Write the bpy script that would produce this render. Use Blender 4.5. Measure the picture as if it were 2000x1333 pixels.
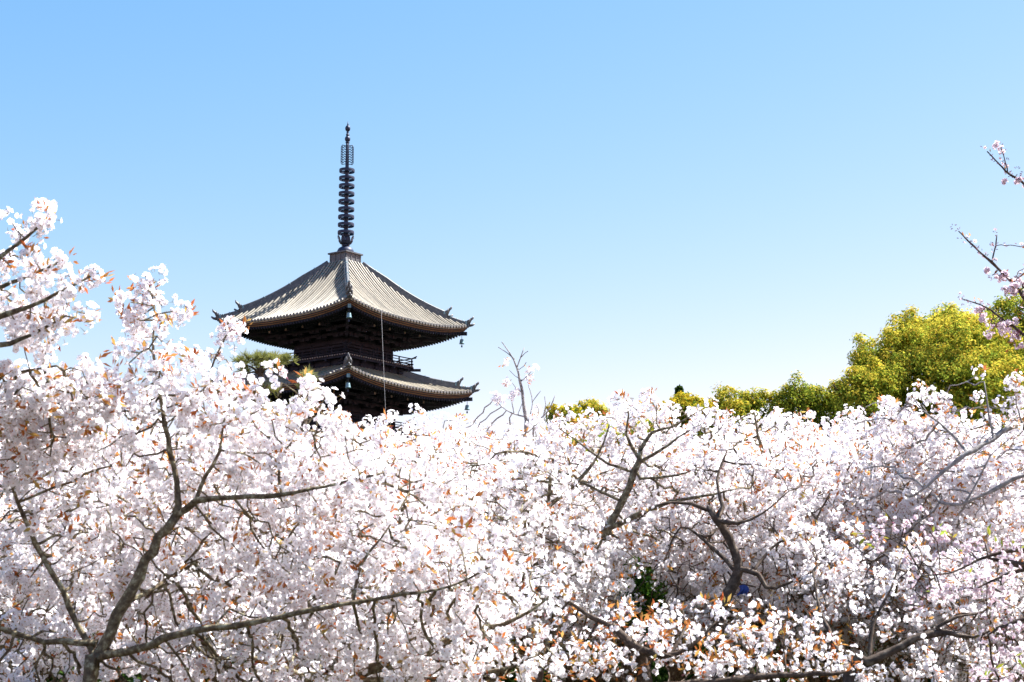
import bpy, math, random
import numpy as np
from mathutils import Vector, Matrix

for _o in list(bpy.data.objects):
    bpy.data.objects.remove(_o, do_unlink=True)
SC = bpy.context.scene
COL = SC.collection
R = math.radians

# ------------------------------------------------------------------ camera
W0, H0, F0 = 2000.0, 1333.0, 3350.0          # photograph size and focal length in its pixels
PITCH = R(10.6)
EYE = Vector((0.0, 0.0, 1.6))
cam = bpy.data.cameras.new("camera")
camo = bpy.data.objects.new("camera", cam)
COL.objects.link(camo)
camo.location = EYE
camo.rotation_euler = (R(90) + PITCH, 0, 0)
cam.sensor_width = 36.0
cam.lens = 36.0 * F0 / W0
cam.clip_end = 6000
cam.dof.use_dof = True
cam.dof.focus_distance = 60.0
cam.dof.aperture_fstop = 13.0
SC.camera = camo

# ------------------------------------------------------------------ light
SUN_EL, SUN_AZ = R(56), R(22)                 # azimuth measured from +X towards +Y: sun stands behind the pagoda, to its side
sun = bpy.data.lights.new("sun", "SUN")
sun.energy = 5.0
sun.angle = R(0.5)
sun.color = (1.0, 0.97, 0.94)
suno = bpy.data.objects.new("sun", sun)
COL.objects.link(suno)
sdir = Vector((math.cos(SUN_EL) * math.cos(SUN_AZ), math.cos(SUN_EL) * math.sin(SUN_AZ), math.sin(SUN_EL)))
suno.rotation_euler = sdir.to_track_quat("Z", "Y").to_euler()

world = bpy.data.worlds.new("World")
SC.world = world
world.use_nodes = True
wn = world.node_tree
wn.nodes.clear()
sky = wn.nodes.new("ShaderNodeTexSky")
sky.sky_type = "NISHITA"
sky.sun_disc = False
sky.sun_elevation = SUN_EL
sky.sun_rotation = R(90) - SUN_AZ
sky.altitude = 0
sky.air_density = 1.0
sky.dust_density = 0.3
sky.ozone_density = 3.0
EXPO = 1.72
# clear spring sky: the sky texture with its red held back towards the zenith
sep = wn.nodes.new("ShaderNodeSeparateColor"); comb = wn.nodes.new("ShaderNodeCombineColor")
wn.links.new(sky.outputs[0], sep.inputs[0])
for ch, (pw, k) in enumerate(((1.75, 3.58), (0.94, 1.41), (0.45, 1.2))):
    m1 = wn.nodes.new("ShaderNodeMath"); m1.operation = "MULTIPLY"; m1.inputs[1].default_value = 0.15
    m2 = wn.nodes.new("ShaderNodeMath"); m2.operation = "POWER"; m2.inputs[1].default_value = pw
    m3 = wn.nodes.new("ShaderNodeMath"); m3.operation = "MULTIPLY"; m3.inputs[1].default_value = k / 2 ** EXPO / 0.10
    wn.links.new(sep.outputs[ch], m1.inputs[0]); wn.links.new(m1.outputs[0], m2.inputs[0]); wn.links.new(m2.outputs[0], m3.inputs[0])
    wn.links.new(m3.outputs[0], comb.inputs[ch])
bg = wn.nodes.new("ShaderNodeBackground")
bg.inputs["Strength"].default_value = 0.10
wo = wn.nodes.new("ShaderNodeOutputWorld")
wn.links.new(comb.outputs[0], bg.inputs["Color"])
wn.links.new(bg.outputs[0], wo.inputs["Surface"])

SC.view_settings.view_transform = "Standard"
SC.view_settings.look = "None"
SC.view_settings.exposure = EXPO
SC.view_settings.gamma = 1.0
SC.cycles.max_bounces = 14
SC.cycles.diffuse_bounces = 10
SC.cycles.transmission_bounces = 8
SC.cycles.use_denoising = True

# ------------------------------------------------------------------ helpers
def at(px, py, Y):
    """point of the place that stands Y metres ahead of the viewer, seen at photo pixel (px, py)"""
    cx, cy = (px - W0 / 2) / F0, (H0 / 2 - py) / F0
    dy = math.cos(PITCH) - cy * math.sin(PITCH)
    dz = math.sin(PITCH) + cy * math.cos(PITCH)
    k = Y / dy
    return Vector((cx * k, Y, EYE.z + dz * k))

def tag(o, label=None, cat=None, group=None, kind=None):
    if label: o["label"] = label
    if cat: o["category"] = cat
    if group: o["group"] = group
    if kind: o["kind"] = kind
    return o

def empty(name, loc=(0, 0, 0), rz=0.0, label=None, cat=None, group=None):
    o = bpy.data.objects.new(name, None)
    COL.objects.link(o)
    o.location = loc
    o.rotation_euler = (0, 0, rz)
    o.empty_display_size = 0.2
    return tag(o, label, cat, group)

def link_mesh(name, me, parent=None):
    o = bpy.data.objects.new(name, me)
    COL.objects.link(o)
    if parent is not None: o.parent = parent
    return o

def mesh_np(name, V, Q, mats, mi=None, smooth=False):
    me = bpy.data.meshes.new(name)
    V = np.ascontiguousarray(V, dtype=np.float32)
    Q = np.ascontiguousarray(Q, dtype=np.int32)
    n, k = Q.shape
    me.vertices.add(len(V)); me.vertices.foreach_set("co", V.ravel())
    me.loops.add(n * k); me.loops.foreach_set("vertex_index", Q.ravel())
    me.polygons.add(n)
    me.polygons.foreach_set("loop_start", np.arange(0, n * k, k, dtype=np.int32))
    me.polygons.foreach_set("loop_total", np.full(n, k, dtype=np.int32))
    for m in mats: me.materials.append(m)
    if mi is not None: me.polygons.foreach_set("material_index", np.ascontiguousarray(mi, dtype=np.int32))
    me.polygons.foreach_set("use_smooth", np.full(n, bool(smooth)))
    me.update(calc_edges=True)
    return me

class MB:
    """collects quads / polygons for one mesh"""
    def __init__(s): s.v, s.f, s.m, s.sm = [], [], [], []
    def add(s, vs, fs, mat=0, smooth=False):
        b = len(s.v); s.v.extend([tuple(p) for p in vs])
        for f in fs:
            s.f.append([b + i for i in f]); s.m.append(mat); s.sm.append(smooth)
    def box(s, c, d, rz=0.0, mat=0, M=None):
        hx, hy, hz = d[0] / 2, d[1] / 2, d[2] / 2
        vs = [Vector((x, y, z)) for z in (-hz, hz) for y in (-hy, hy) for x in (-hx, hx)]
        T = Matrix.Translation(c) @ Matrix.Rotation(rz, 4, "Z")
        if M is not None: T = M @ T
        s.add([T @ v for v in vs], [(0, 2, 3, 1), (4, 5, 7, 6), (0, 1, 5, 4), (2, 6, 7, 3), (0, 4, 6, 2), (1, 3, 7, 5)], mat)
    def beam(s, a, b, w, h, mat=0, up=Vector((0, 0, 1))):
        a, b = Vector(a), Vector(b); d = (b - a).normalized()
        r = d.cross(up); r = r.normalized() if r.length > 1e-6 else Vector((1, 0, 0))
        u = r.cross(d).normalized()
        vs = [p + r * x * w / 2 + u * z * h / 2 for p in (a, b) for x, z in ((-1, -1), (1, -1), (1, 1), (-1, 1))]
        s.add(vs, [(0, 1, 2, 3), (7, 6, 5, 4), (0, 4, 5, 1), (1, 5, 6, 2), (2, 6, 7, 3), (3, 7, 4, 0)], mat)
    def lathe(s, prof, c=(0, 0, 0), n=20, mat=0, smooth=True, cap=True):
        c = Vector(c); vs = []
        for r, z in prof:
            for i in range(n):
                a = 2 * math.pi * i / n
                vs.append(c + Vector((r * math.cos(a), r * math.sin(a), z)))
        fs = []
        for j in range(len(prof) - 1):
            for i in range(n):
                k = (i + 1) % n
                fs.append((j * n + i, j * n + k, (j + 1) * n + k, (j + 1) * n + i))
        s.add(vs, fs, mat, smooth)
        if cap:
            b = len(s.v) - len(vs)
            s.f.append([b + i for i in range(n)][::-1]); s.m.append(mat); s.sm.append(False)
            s.f.append([b + (len(prof) - 1) * n + i for i in range(n)]); s.m.append(mat); s.sm.append(False)
    def tube(s, pts, rad, n=8, mat=0, smooth=True, cap=True):
        pts = [Vector(p) for p in pts]
        rad = rad if hasattr(rad, "__len__") else [rad] * len(pts)
        vs = []; ref = None
        for i, p in enumerate(pts):
            d = (pts[min(i + 1, len(pts) - 1)] - pts[max(i - 1, 0)])
            d = d.normalized() if d.length > 1e-9 else Vector((0, 0, 1))
            if ref is None:
                ref = d.cross(Vector((0.31, 0.77, 0.55)))
                if ref.length < 1e-3: ref = d.cross(Vector((1, 0, 0)))
            ref = (ref - d * ref.dot(d)).normalized()
            b = d.cross(ref)
            for k in range(n):
                a = 2 * math.pi * k / n
                vs.append(p + (ref * math.cos(a) + b * math.sin(a)) * rad[i])
        fs = []
        for i in range(len(pts) - 1):
            for k in range(n):
                k2 = (k + 1) % n
                fs.append((i * n + k, i * n + k2, (i + 1) * n + k2, (i + 1) * n + k))
        if cap:
            fs.append(tuple(range(n))[::-1]); fs.append(tuple((len(pts) - 1) * n + k for k in range(n)))
        s.add(vs, fs, mat, smooth)
    def build(s, name, mats, parent=None):
        me = bpy.data.meshes.new(name)
        me.from_pydata(s.v, [], s.f)
        for m in (mats if isinstance(mats, (list, tuple)) else [mats]): me.materials.append(m)
        me.polygons.foreach_set("material_index", s.m)
        me.polygons.foreach_set("use_smooth", s.sm)
        me.update()
        return link_mesh(name, me, parent)

# ------------------------------------------------------------------ materials
def new_mat(name):
    m = bpy.data.materials.new(name); m.use_nodes = True
    nt = m.node_tree; nt.nodes.clear()
    out = nt.nodes.new("ShaderNodeOutputMaterial")
    return m, nt, out

def ramp(nt, fac, stops):
    r = nt.nodes.new("ShaderNodeValToRGB")
    el = r.color_ramp.elements
    while len(el) < len(stops): el.new(0.5)
    for e, (p, c) in zip(el, stops):
        e.position = p; e.color = (*c, 1)
    nt.links.new(fac, r.inputs[0])
    return r.outputs[0]

def noise(nt, scale, detail=4, rough=0.6, coord="Object", stretch=None):
    tc = nt.nodes.new("ShaderNodeTexCoord")
    src = tc.outputs[coord]
    if stretch:
        mp = nt.nodes.new("ShaderNodeMapping"); mp.inputs["Scale"].default_value = stretch
        nt.links.new(src, mp.inputs[0]); src = mp.outputs[0]
    n = nt.nodes.new("ShaderNodeTexNoise")
    n.inputs["Scale"].default_value = scale; n.inputs["Detail"].default_value = detail; n.inputs["Roughness"].default_value = rough
    nt.links.new(src, n.inputs["Vector"])
    return n.outputs["Fac"]

def solid_mat(name, stops, scale=6.0, rough=0.7, spec=0.3, metal=0.0, stretch=None, bump=0.0, detail=5):
    m, nt, out = new_mat(name)
    p = nt.nodes.new("ShaderNodeBsdfPrincipled")
    f = noise(nt, scale, detail, 0.65, "Object", stretch)
    nt.links.new(ramp(nt, f, stops), p.inputs["Base Color"])
    p.inputs["Roughness"].default_value = rough
    p.inputs["Specular IOR Level"].default_value = spec
    p.inputs["Metallic"].default_value = metal
    if bump:
        b = nt.nodes.new("ShaderNodeBump"); b.inputs["Strength"].default_value = bump; b.inputs["Distance"].default_value = 0.02
        nt.links.new(f, b.inputs["Height"]); nt.links.new(b.outputs[0], p.inputs["Normal"])
    nt.links.new(p.outputs[0], out.inputs[0])
    return m

def leaf_mat(name, stops, trans=0.45, tcol=None, clump=None):
    """thin leaf or petal: each island gets its own tint, light passes through"""
    m, nt, out = new_mat(name)
    g = nt.nodes.new("ShaderNodeNewGeometry")
    fac = g.outputs["Random Per Island"]
    if clump:
        mx = nt.nodes.new("ShaderNodeMix"); mx.data_type = "FLOAT"; mx.inputs[0].default_value = 0.6
        nt.links.new(fac, mx.inputs[2])
        st = nt.nodes.new("ShaderNodeMapRange"); st.inputs[1].default_value = 0.3; st.inputs[2].default_value = 0.7
        nt.links.new(noise(nt, clump, 2), st.inputs[0])
        nt.links.new(st.outputs[0], mx.inputs[3]); fac = mx.outputs[0]
    c = ramp(nt, fac, stops)
    d = nt.nodes.new("ShaderNodeBsdfDiffuse"); nt.links.new(c, d.inputs[0])
    t = nt.nodes.new("ShaderNodeBsdfTranslucent")
    if tcol:
        mm = nt.nodes.new("ShaderNodeMix"); mm.data_type = "RGBA"; mm.blend_type = "MULTIPLY"; mm.inputs[0].default_value = 1.0
        nt.links.new(c, mm.inputs[6]); mm.inputs[7].default_value = (*tcol, 1)
        nt.links.new(mm.outputs[2], t.inputs[0])
    else:
        nt.links.new(c, t.inputs[0])
    s = nt.nodes.new("ShaderNodeMixShader"); s.inputs[0].default_value = trans
    nt.links.new(d.outputs[0], s.inputs[1]); nt.links.new(t.outputs[0], s.inputs[2])
    nt.links.new(s.outputs[0], out.inputs[0])
    return m

M = {}
M["petal"] = leaf_mat("petal_white", [(0.0, (0.91, 0.865, 0.87)), (0.25, (0.948, 0.932, 0.952)), (1.0, (0.957, 0.95, 0.965))], 0.74)
M["petal_pink"] = leaf_mat("petal_pink", [(0.0, (0.80, 0.62, 0.70)), (0.5, (0.86, 0.76, 0.81)), (1.0, (0.89, 0.84, 0.86))], 0.45)
M["flower_heart"] = leaf_mat("flower_heart", [(0.0, (0.40, 0.14, 0.12)), (0.5, (0.50, 0.26, 0.14)), (1.0, (0.58, 0.48, 0.20))], 0.3)
M["stalk"] = leaf_mat("flower_stalk", [(0.0, (0.22, 0.10, 0.05)), (0.6, (0.28, 0.19, 0.07)), (1.0, (0.30, 0.30, 0.10))], 0.3)
M["bud"] = leaf_mat("pink_bud", [(0.0, (0.20, 0.05, 0.09)), (0.5, (0.38, 0.12, 0.19)), (1.0, (0.68, 0.36, 0.45))], 0.3)
M["bronze_leaf"] = leaf_mat("bronze_leaf", [(0.0, (0.40, 0.11, 0.04)), (0.4, (0.52, 0.19, 0.055)), (0.75, (0.52, 0.27, 0.08)), (1.0, (0.40, 0.31, 0.09))], 0.6)
M["fresh_leaf"] = leaf_mat("fresh_leaf", [(0.0, (0.45, 0.20, 0.08)), (0.35, (0.40, 0.36, 0.06)), (1.0, (0.28, 0.40, 0.05))], 0.5)
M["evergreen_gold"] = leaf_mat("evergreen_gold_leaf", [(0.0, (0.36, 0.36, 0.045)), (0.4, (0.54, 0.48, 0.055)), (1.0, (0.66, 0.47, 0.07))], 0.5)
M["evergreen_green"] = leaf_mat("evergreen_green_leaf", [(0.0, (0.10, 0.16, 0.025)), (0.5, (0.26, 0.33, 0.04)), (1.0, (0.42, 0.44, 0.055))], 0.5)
M["shrub_green"] = leaf_mat("shrub_green_leaf", [(0.0, (0.025, 0.07, 0.014)), (0.6, (0.06, 0.15, 0.022)), (1.0, (0.13, 0.24, 0.03))], 0.35)
M["evergreen_dark"] = leaf_mat("evergreen_dark_leaf", [(0.0, (0.02, 0.045, 0.012)), (0.6, (0.05, 0.09, 0.018)), (1.0, (0.10, 0.15, 0.03))], 0.3, clump=0.6)
M["yellow_leaf"] = leaf_mat("yellow_leaf", [(0.0, (0.20, 0.20, 0.02)), (0.4, (0.48, 0.38, 0.03)), (1.0, (0.66, 0.48, 0.04))], 0.35, clump=0.7)
M["needle"] = leaf_mat("pine_needle", [(0.0, (0.13, 0.16, 0.05)), (0.5, (0.26, 0.27, 0.08)), (1.0, (0.44, 0.39, 0.13))], 0.3, clump=0.8)
M["pale_needle"] = leaf_mat("pale_needle", [(0.0, (0.22, 0.25, 0.07)), (0.5, (0.38, 0.39, 0.14)), (1.0, (0.52, 0.48, 0.20))], 0.35)
M["bark"] = solid_mat("cherry_bark", [(0.28, (0.05, 0.036, 0.025)), (0.46, (0.12, 0.092, 0.060)), (0.56, (0.20, 0.17, 0.105)), (0.66, (0.40, 0.39, 0.27))], 30.0, 0.9, 0.1, bump=0.8)
M["bark_grey"] = solid_mat("grey_bark", [(0.3, (0.15, 0.135, 0.125)), (0.5, (0.26, 0.24, 0.225)), (0.7, (0.44, 0.42, 0.40))], 25.0, 0.9, 0.1, bump=0.6)
M["bark_dark"] = solid_mat("dark_bark", [(0.3, (0.035, 0.026, 0.02)), (0.55, (0.10, 0.075, 0.058)), (0.7, (0.22, 0.19, 0.15))], 20.0, 0.9, 0.1, bump=0.6)
M["twig"] = M["bark"]
M["tile"] = solid_mat("roof_tile", [(0.22, (0.22, 0.195, 0.145)), (0.45, (0.37, 0.325, 0.24)), (0.75, (0.48, 0.42, 0.315))], 3.0, 0.48, 0.5)
M["tile_dark"] = solid_mat("ridge_tile", [(0.25, (0.05, 0.055, 0.062)), (0.5, (0.09, 0.095, 0.10)), (0.8, (0.17, 0.17, 0.17))], 5.0, 0.5, 0.5)
def island_tint(m, lo, hi):
    """each tile row weathers a little differently"""
    nt = m.node_tree; p = next(n for n in nt.nodes if n.type == "BSDF_PRINCIPLED")
    src = p.inputs["Base Color"].links[0].from_socket
    g = nt.nodes.new("ShaderNodeNewGeometry"); mr = nt.nodes.new("ShaderNodeMapRange")
    mr.inputs[3].default_value = lo; mr.inputs[4].default_value = hi
    nt.links.new(g.outputs["Random Per Island"], mr.inputs[0])
    mx = nt.nodes.new("ShaderNodeVectorMath"); mx.operation = "SCALE"
    nt.links.new(src, mx.inputs[0]); nt.links.new(mr.outputs[0], mx.inputs["Scale"])
    nt.links.new(mx.outputs[0], p.inputs["Base Color"])
island_tint(M["tile"], 0.52, 0.90)
M["tile_flat_shade"] = solid_mat("flat_tile_shade", [(0.25, (0.07, 0.066, 0.06)), (0.5, (0.12, 0.11, 0.095)), (0.75, (0.19, 0.17, 0.14))], 4.0, 0.55, 0.4)  # flat tiles darkened: shade of the troughs between round rows put into the colour
M["tile_end"] = solid_mat("tile_end", [(0.3, (0.10, 0.10, 0.10)), (0.7, (0.22, 0.21, 0.20))], 12.0, 0.5, 0.4)
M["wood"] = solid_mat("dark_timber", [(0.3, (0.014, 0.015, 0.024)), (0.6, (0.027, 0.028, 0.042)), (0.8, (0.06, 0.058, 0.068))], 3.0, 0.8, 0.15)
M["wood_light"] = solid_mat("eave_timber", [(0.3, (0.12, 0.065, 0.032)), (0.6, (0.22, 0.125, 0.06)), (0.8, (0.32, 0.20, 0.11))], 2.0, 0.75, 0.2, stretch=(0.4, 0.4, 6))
M["wood_pale"] = solid_mat("weathered_timber", [(0.3, (0.16, 0.13, 0.12)), (0.7, (0.34, 0.30, 0.28))], 3.0, 0.8, 0.2)
M["bronze"] = solid_mat("old_bronze", [(0.3, (0.020, 0.028, 0.056)), (0.6, (0.036, 0.048, 0.088)), (0.8, (0.075, 0.095, 0.14))], 4.0, 0.5, 0.3, metal=0.2)
M["copper"] = solid_mat("green_copper", [(0.3, (0.10, 0.19, 0.21)), (0.7, (0.24, 0.38, 0.42))], 6.0, 0.55, 0.4)
M["cable"] = solid_mat("pale_cable", [(0.3, (0.45, 0.45, 0.46)), (0.7, (0.6, 0.6, 0.6))], 6.0, 0.5, 0.4)
M["blue_cloth"] = solid_mat("blue_sheet", [(0.3, (0.012, 0.04, 0.22)), (0.7, (0.02, 0.07, 0.36))], 8.0, 0.5, 0.4)
M["ground"] = solid_mat("earth", [(0.3, (0.018, 0.026, 0.009)), (0.5, (0.03, 0.034, 0.015)), (0.7, (0.05, 0.045, 0.03))], 1.6, 0.95, 0.05)

# ------------------------------------------------------------------ ground
g = MB()
g.add([(-2500, -300, 0), (2500, -300, 0), (2500, 4000, 0), (-2500, 4000, 0)], [(0, 1, 2, 3)])
tag(g.build("ground", M["ground"]), kind="structure")

# ================================================================== pagoda
PC = at(671, 700, 108.0); PC = Vector((PC.x, 108.0, 0))
PSI = R(-37.2)
def zc(py, Y=108.0): return at(671, py, Y).z
pagoda = empty("pagoda", PC, PSI, "dark timber five storey pagoda with grey tiled roofs and bronze spire", "pagoda")
ROT = [Matrix.Rotation(math.pi / 2 * k, 4, "Z") for k in range(4)]

class Roof:
    def __init__(s, E, r0, zmid, H, U, a): s.E, s.r0, s.zmid, s.H, s.U, s.a = E, r0, zmid, H, U, a
    def up(s, x, u):
        t = max(0.0, (x - s.r0) / (s.E - s.r0)); v = min(1.0, abs(u) / max(x, 1e-6))
        return s.U * (v ** 2.6) * (t ** 1.8)
    def z(s, x, u):
        q = 1 - (x - s.r0) / (s.E - s.r0)
        return s.zmid + s.H * (s.a * q + (1 - s.a) * q * q) + s.up(x, u)
    def under(s, x, u):
        """underside of the eaves: rises gently inwards"""
        return s.zmid - 0.42 + (s.E - x) * 0.20 + s.up(x, u)

def grid_face(mb, fz, x0, x1, nx, nu, M4, mat=0, flip=False, uo=None):
    """one side of a square roof as a grid of quads between |u| <= x"""
    b = []
    for i in range(nx + 1):
        x = x0 + (x1 - x0) * i / nx
        for j in range(nu + 1):
            u = x * (2 * j / nu - 1)
            b.append(M4 @ Vector((x, u, fz(x, u))))
    fs = []
    for i in range(nx):
        for j in range(nu):
            q = (i * (nu + 1) + j, (i + 1) * (nu + 1) + j, (i + 1) * (nu + 1) + j + 1, i * (nu + 1) + j + 1)
            fs.append(q[::-1] if flip else q)
    mb.add(b, fs, mat, True)

def build_roof(rf, parent, detail=True):
    E, r0 = rf.E, rf.r0
    t = MB()
    for k in range(4):
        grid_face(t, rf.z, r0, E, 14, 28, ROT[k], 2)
        # the thin front edge of the flat tiles
        vs, fs = [], []
        for j in range(29):
            u = E * (2 * j / 28 - 1)
            vs += [ROT[k] @ Vector((E, u, rf.z(E, u))), ROT[k] @ Vector((E - 0.02, u, rf.z(E, u) - 0.10))]
        for j in range(28): fs.append((2 * j, 2 * j + 1, 2 * j + 3, 2 * j + 2))
        t.add(vs, fs)
    nrow = 41 if detail else 20
    rr = 0.072
    jr = random.Random(17)
    for k in range(4):
        for i in range(nrow):
            u = (i - (nrow - 1) / 2) * (2 * E - 0.16) / (nrow - 1)
            xs = max(r0, abs(u) + 0.02)
            u += jr.uniform(-0.014, 0.014); ph = jr.uniform(0, 6.28)
            if E - xs < 0.15: continue
            n = 12
            pts = []
            for j in range(n + 1):
                x = xs + (E + 0.05 - xs) * j / n
                pts.append(ROT[k] @ Vector((x, u + 0.008 * math.sin(x * 2.3 + ph), rf.z(min(x, E), u) + 0.045 + 0.008 * math.sin(x * 3.1 + 2 * ph))))
            t.tube(pts, rr, 7, 0, True, False)
            # round end tile
            p = pts[-1]; ax = (ROT[k] @ Vector((1, 0, 0)))
            t.tube([p - ax * 0.03, p + ax * 0.015, p + ax * 0.02], [0.098, 0.098, 0.07], 10, 1, False)
            # overlapping joints of the round tiles
    roof = t.build("roof", [M["tile"], M["tile_end"], M["tile_flat_shade"]], parent)
    # hip ridges: upper ridge to two thirds, lower one to the tip
    orn = []
    for k in range(4):
        ridge = MB()
        D = ROT[k] @ Vector((1, 1, 0))
        def hp(x, dz): return ROT[k] @ Vector((x, x, rf.z(min(x, E), min(x, E)) + dz + max(0, x - E) * 0.5))
        x1 = r0 + (E - r0) * 0.80
        for (xa, xb, h, w) in ((r0, x1, 0.38, 0.28), (x1, E + 0.02, 0.17, 0.2)):
            n = 14
            hs = [h if (xa > r0 or r0 > 1.5) else h * min(1.0, 0.30 + 2.6 * j / n) for j in range(n + 1)]
            top = [hp(xa + (xb - xa) * j / n, hs[j]) for j in range(n + 1)]
            side = (ROT[k] @ Vector((1, -1, 0))).normalized() * w / 2
            vs, fs = [], []
            for j, p in enumerate(top):
                dn = Vector((0, 0, hs[j] + 0.1))
                vs += [p - dn - side * 1.25, p - side, p + side, p - dn + side * 1.25]
            for j in range(n):
                for q in range(3):
                    fs.append((4 * j + q, 4 * j + q + 1, 4 * (j + 1) + q + 1, 4 * (j + 1) + q))
            fs += [(0, 1, 2, 3), (4 * n + 3, 4 * n + 2, 4 * n + 1, 4 * n)]
            ridge.add(vs, fs)
            ridge.tube([p + Vector((0, 0, 0.03)) for p in top], 0.085, 8)
            for j in range(2, n, 4):      # straps across the ridge
                ridge.tube([top[j] + Vector((0, 0, 0.04)), top[j] + (top[j + 1] - top[j]).normalized() * 0.05 + Vector((0, 0, 0.04))], 0.115, 8, 1)
        orn.append((k, x1, 0.20)); orn.append((k, E + 0.03, 0.08))
        ridge.build("hip_ridge", [M["tile_dark"], M["copper"]], roof)
    for (k, x, dz) in orn:       # ogre tiles with a curled horn
        big = x < E
        o = MB()
        c = ROT[k] @ Vector((x, x, rf.z(min(x, E), min(x, E)) + dz))
        d = (ROT[k] @ Vector((1, 1, 0))).normalized(); s = (ROT[k] @ Vector((1, -1, 0))).normalized()
        q = 1.0 if big else 0.85
        o.beam(c - d * 0.06 + Vector((0, 0, -0.1)), c - d * 0.06 + Vector((0, 0, 0.36 * q)), 0.36 * q, 0.12, 0, d)
        o.beam(c - d * 0.20 + Vector((0, 0, 0.0)), c - d * 0.20 + Vector((0, 0, 0.30 * q)), 0.30 * q, 0.10, 1, d)
        for sg in (-1, 1):
            o.tube([c + s * sg * 0.15 * q + Vector((0, 0, 0.05)), c + s * sg * 0.17 * q + Vector((0, 0, 0.36 * q)), c + s * sg * 0.10 * q + d * 0.05 + Vector((0, 0, 0.50 * q))], [0.06, 0.05, 0.02], 6)
            o.tube([c + s * sg * 0.09 * q + d * 0.02, c + s * sg * 0.09 * q + d * 0.10], [0.085, 0.085], 10)
        o.tube([c + Vector((0, 0, 0.2 * q)), c + d * 0.10 + Vector((0, 0, 0.42 * q)), c + d * 0.24 + Vector((0, 0, 0.54 * q)), c + d * 0.30 + Vector((0, 0, 0.70 * q))], [0.10, 0.09, 0.075, 0.02], 8)
        o.tube([c + d * 0.0 + Vector((0, 0, -0.05)), c + d * 0.22 + Vector((0, 0, 0.0)), c + d * 0.36 + Vector((0, 0, 0.10))], [0.09, 0.08, 0.05], 8)
        o.build("ridge_ornament", [M["tile_dark"], M["copper"]], roof)
    # eave boards
    e = MB()
    for k in range(4):
        for (xo, z0, z1, mt) in ((0.04, -0.10, -0.15, 1), (0.07, -0.15, -0.215, 0), (0.12, -0.215, -0.255, 1), (0.15, -0.255, -0.32, 0), (0.21, -0.32, -0.42, 1)):
            vs, fs = [], []
            n = 28
            for j in range(n + 1):
                x = E - xo; u = x * (2 * j / n - 1); zz = rf.zmid + rf.up(E, u * E / x)
                vs += [ROT[k] @ Vector((x, u, zz + z0 + 0.0)), ROT[k] @ Vector((x, u, zz + z1)), ROT[k] @ Vector((x - 0.16, u * (x - 0.16) / x, zz + z1))]
            for j in range(n):
                fs.append((3 * j, 3 * j + 1, 3 * j + 4, 3 * j + 3)); fs.append((3 * j + 1, 3 * j + 2, 3 * j + 5, 3 * j + 4))
            e.add(vs, fs, mt)
    e.build("eave_board", [M["wood_light"], M["wood"]], roof)
    sf = MB()
    for k in range(4): grid_face(sf, lambda x, u: rf.under(x, u) + 0.02, 2.0, E - 0.22, 8, 20, ROT[k], 0, True)
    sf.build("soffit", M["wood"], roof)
    ra = MB()
    n = 47
    for k in range(4):
        for i in range(n):
            u = (i - (n - 1) / 2) * (2 * E - 0.7) / (n - 1)
            xi = max(abs(u) + 0.05, 3.9)
            if E - 0.18 - xi > 0.1:
                a = Vector((E - 0.16, u, rf.under(E - 0.16, u) - 0.05)); b = Vector((xi, u, rf.under(xi, u) - 0.05))
                ra.beam(ROT[k] @ a, ROT[k] @ b, 0.085, 0.12)
                ra.beam(ROT[k] @ (a + Vector((0.012, 0, 0))), ROT[k] @ (a + Vector((0.0, 0, 0))), 0.085, 0.12, 1)
            xe = E - 1.15; xi2 = max(abs(u) + 0.05, 2.1)
            if xe - xi2 > 0.1:
                a = Vector((xe, u, rf.under(xe, u) - 0.20)); b = Vector((xi2, u, rf.under(xi2, u) - 0.20))
                ra.beam(ROT[k] @ a, ROT[k] @ b, 0.10, 0.13)
        # board carried by the lower rafters
        vs, fs = [], []
        for j in range(21):
            x = E - 1.12; u = x * (2 * j / 20 - 1)
            vs += [ROT[k] @ Vector((x, u, rf.under(x, u) - 0.02)), ROT[k] @ Vector((x, u, rf.under(x, u) - 0.14))]
        for j in range(20): fs.append((2 * j, 2 * j + 1, 2 * j + 3, 2 * j + 2))
        ra.add(vs, fs)
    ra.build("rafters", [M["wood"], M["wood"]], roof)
    for k in range(4):
        h = MB()
        def up_(x, dz): return ROT[k] @ Vector((x, x, rf.under(min(x, E), min(x, E)) + dz))
        h.beam(up_(2.0, -0.32), up_(E - 1.0, -0.30), 0.22, 0.26)
        h.beam(up_(E - 1.3, -0.12), up_(E - 0.08, -0.08), 0.18, 0.22)
        h.beam(up_(E - 0.08, -0.08), up_(E - 0.06, -0.08), 0.20, 0.23, 1)
        h.beam(up_(E - 1.0, -0.30), up_(E - 0.98, -0.30), 0.23, 0.27, 1)
        h.build("hip_rafter", [M["wood"], M["copper"]], roof)
    return roof

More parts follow.
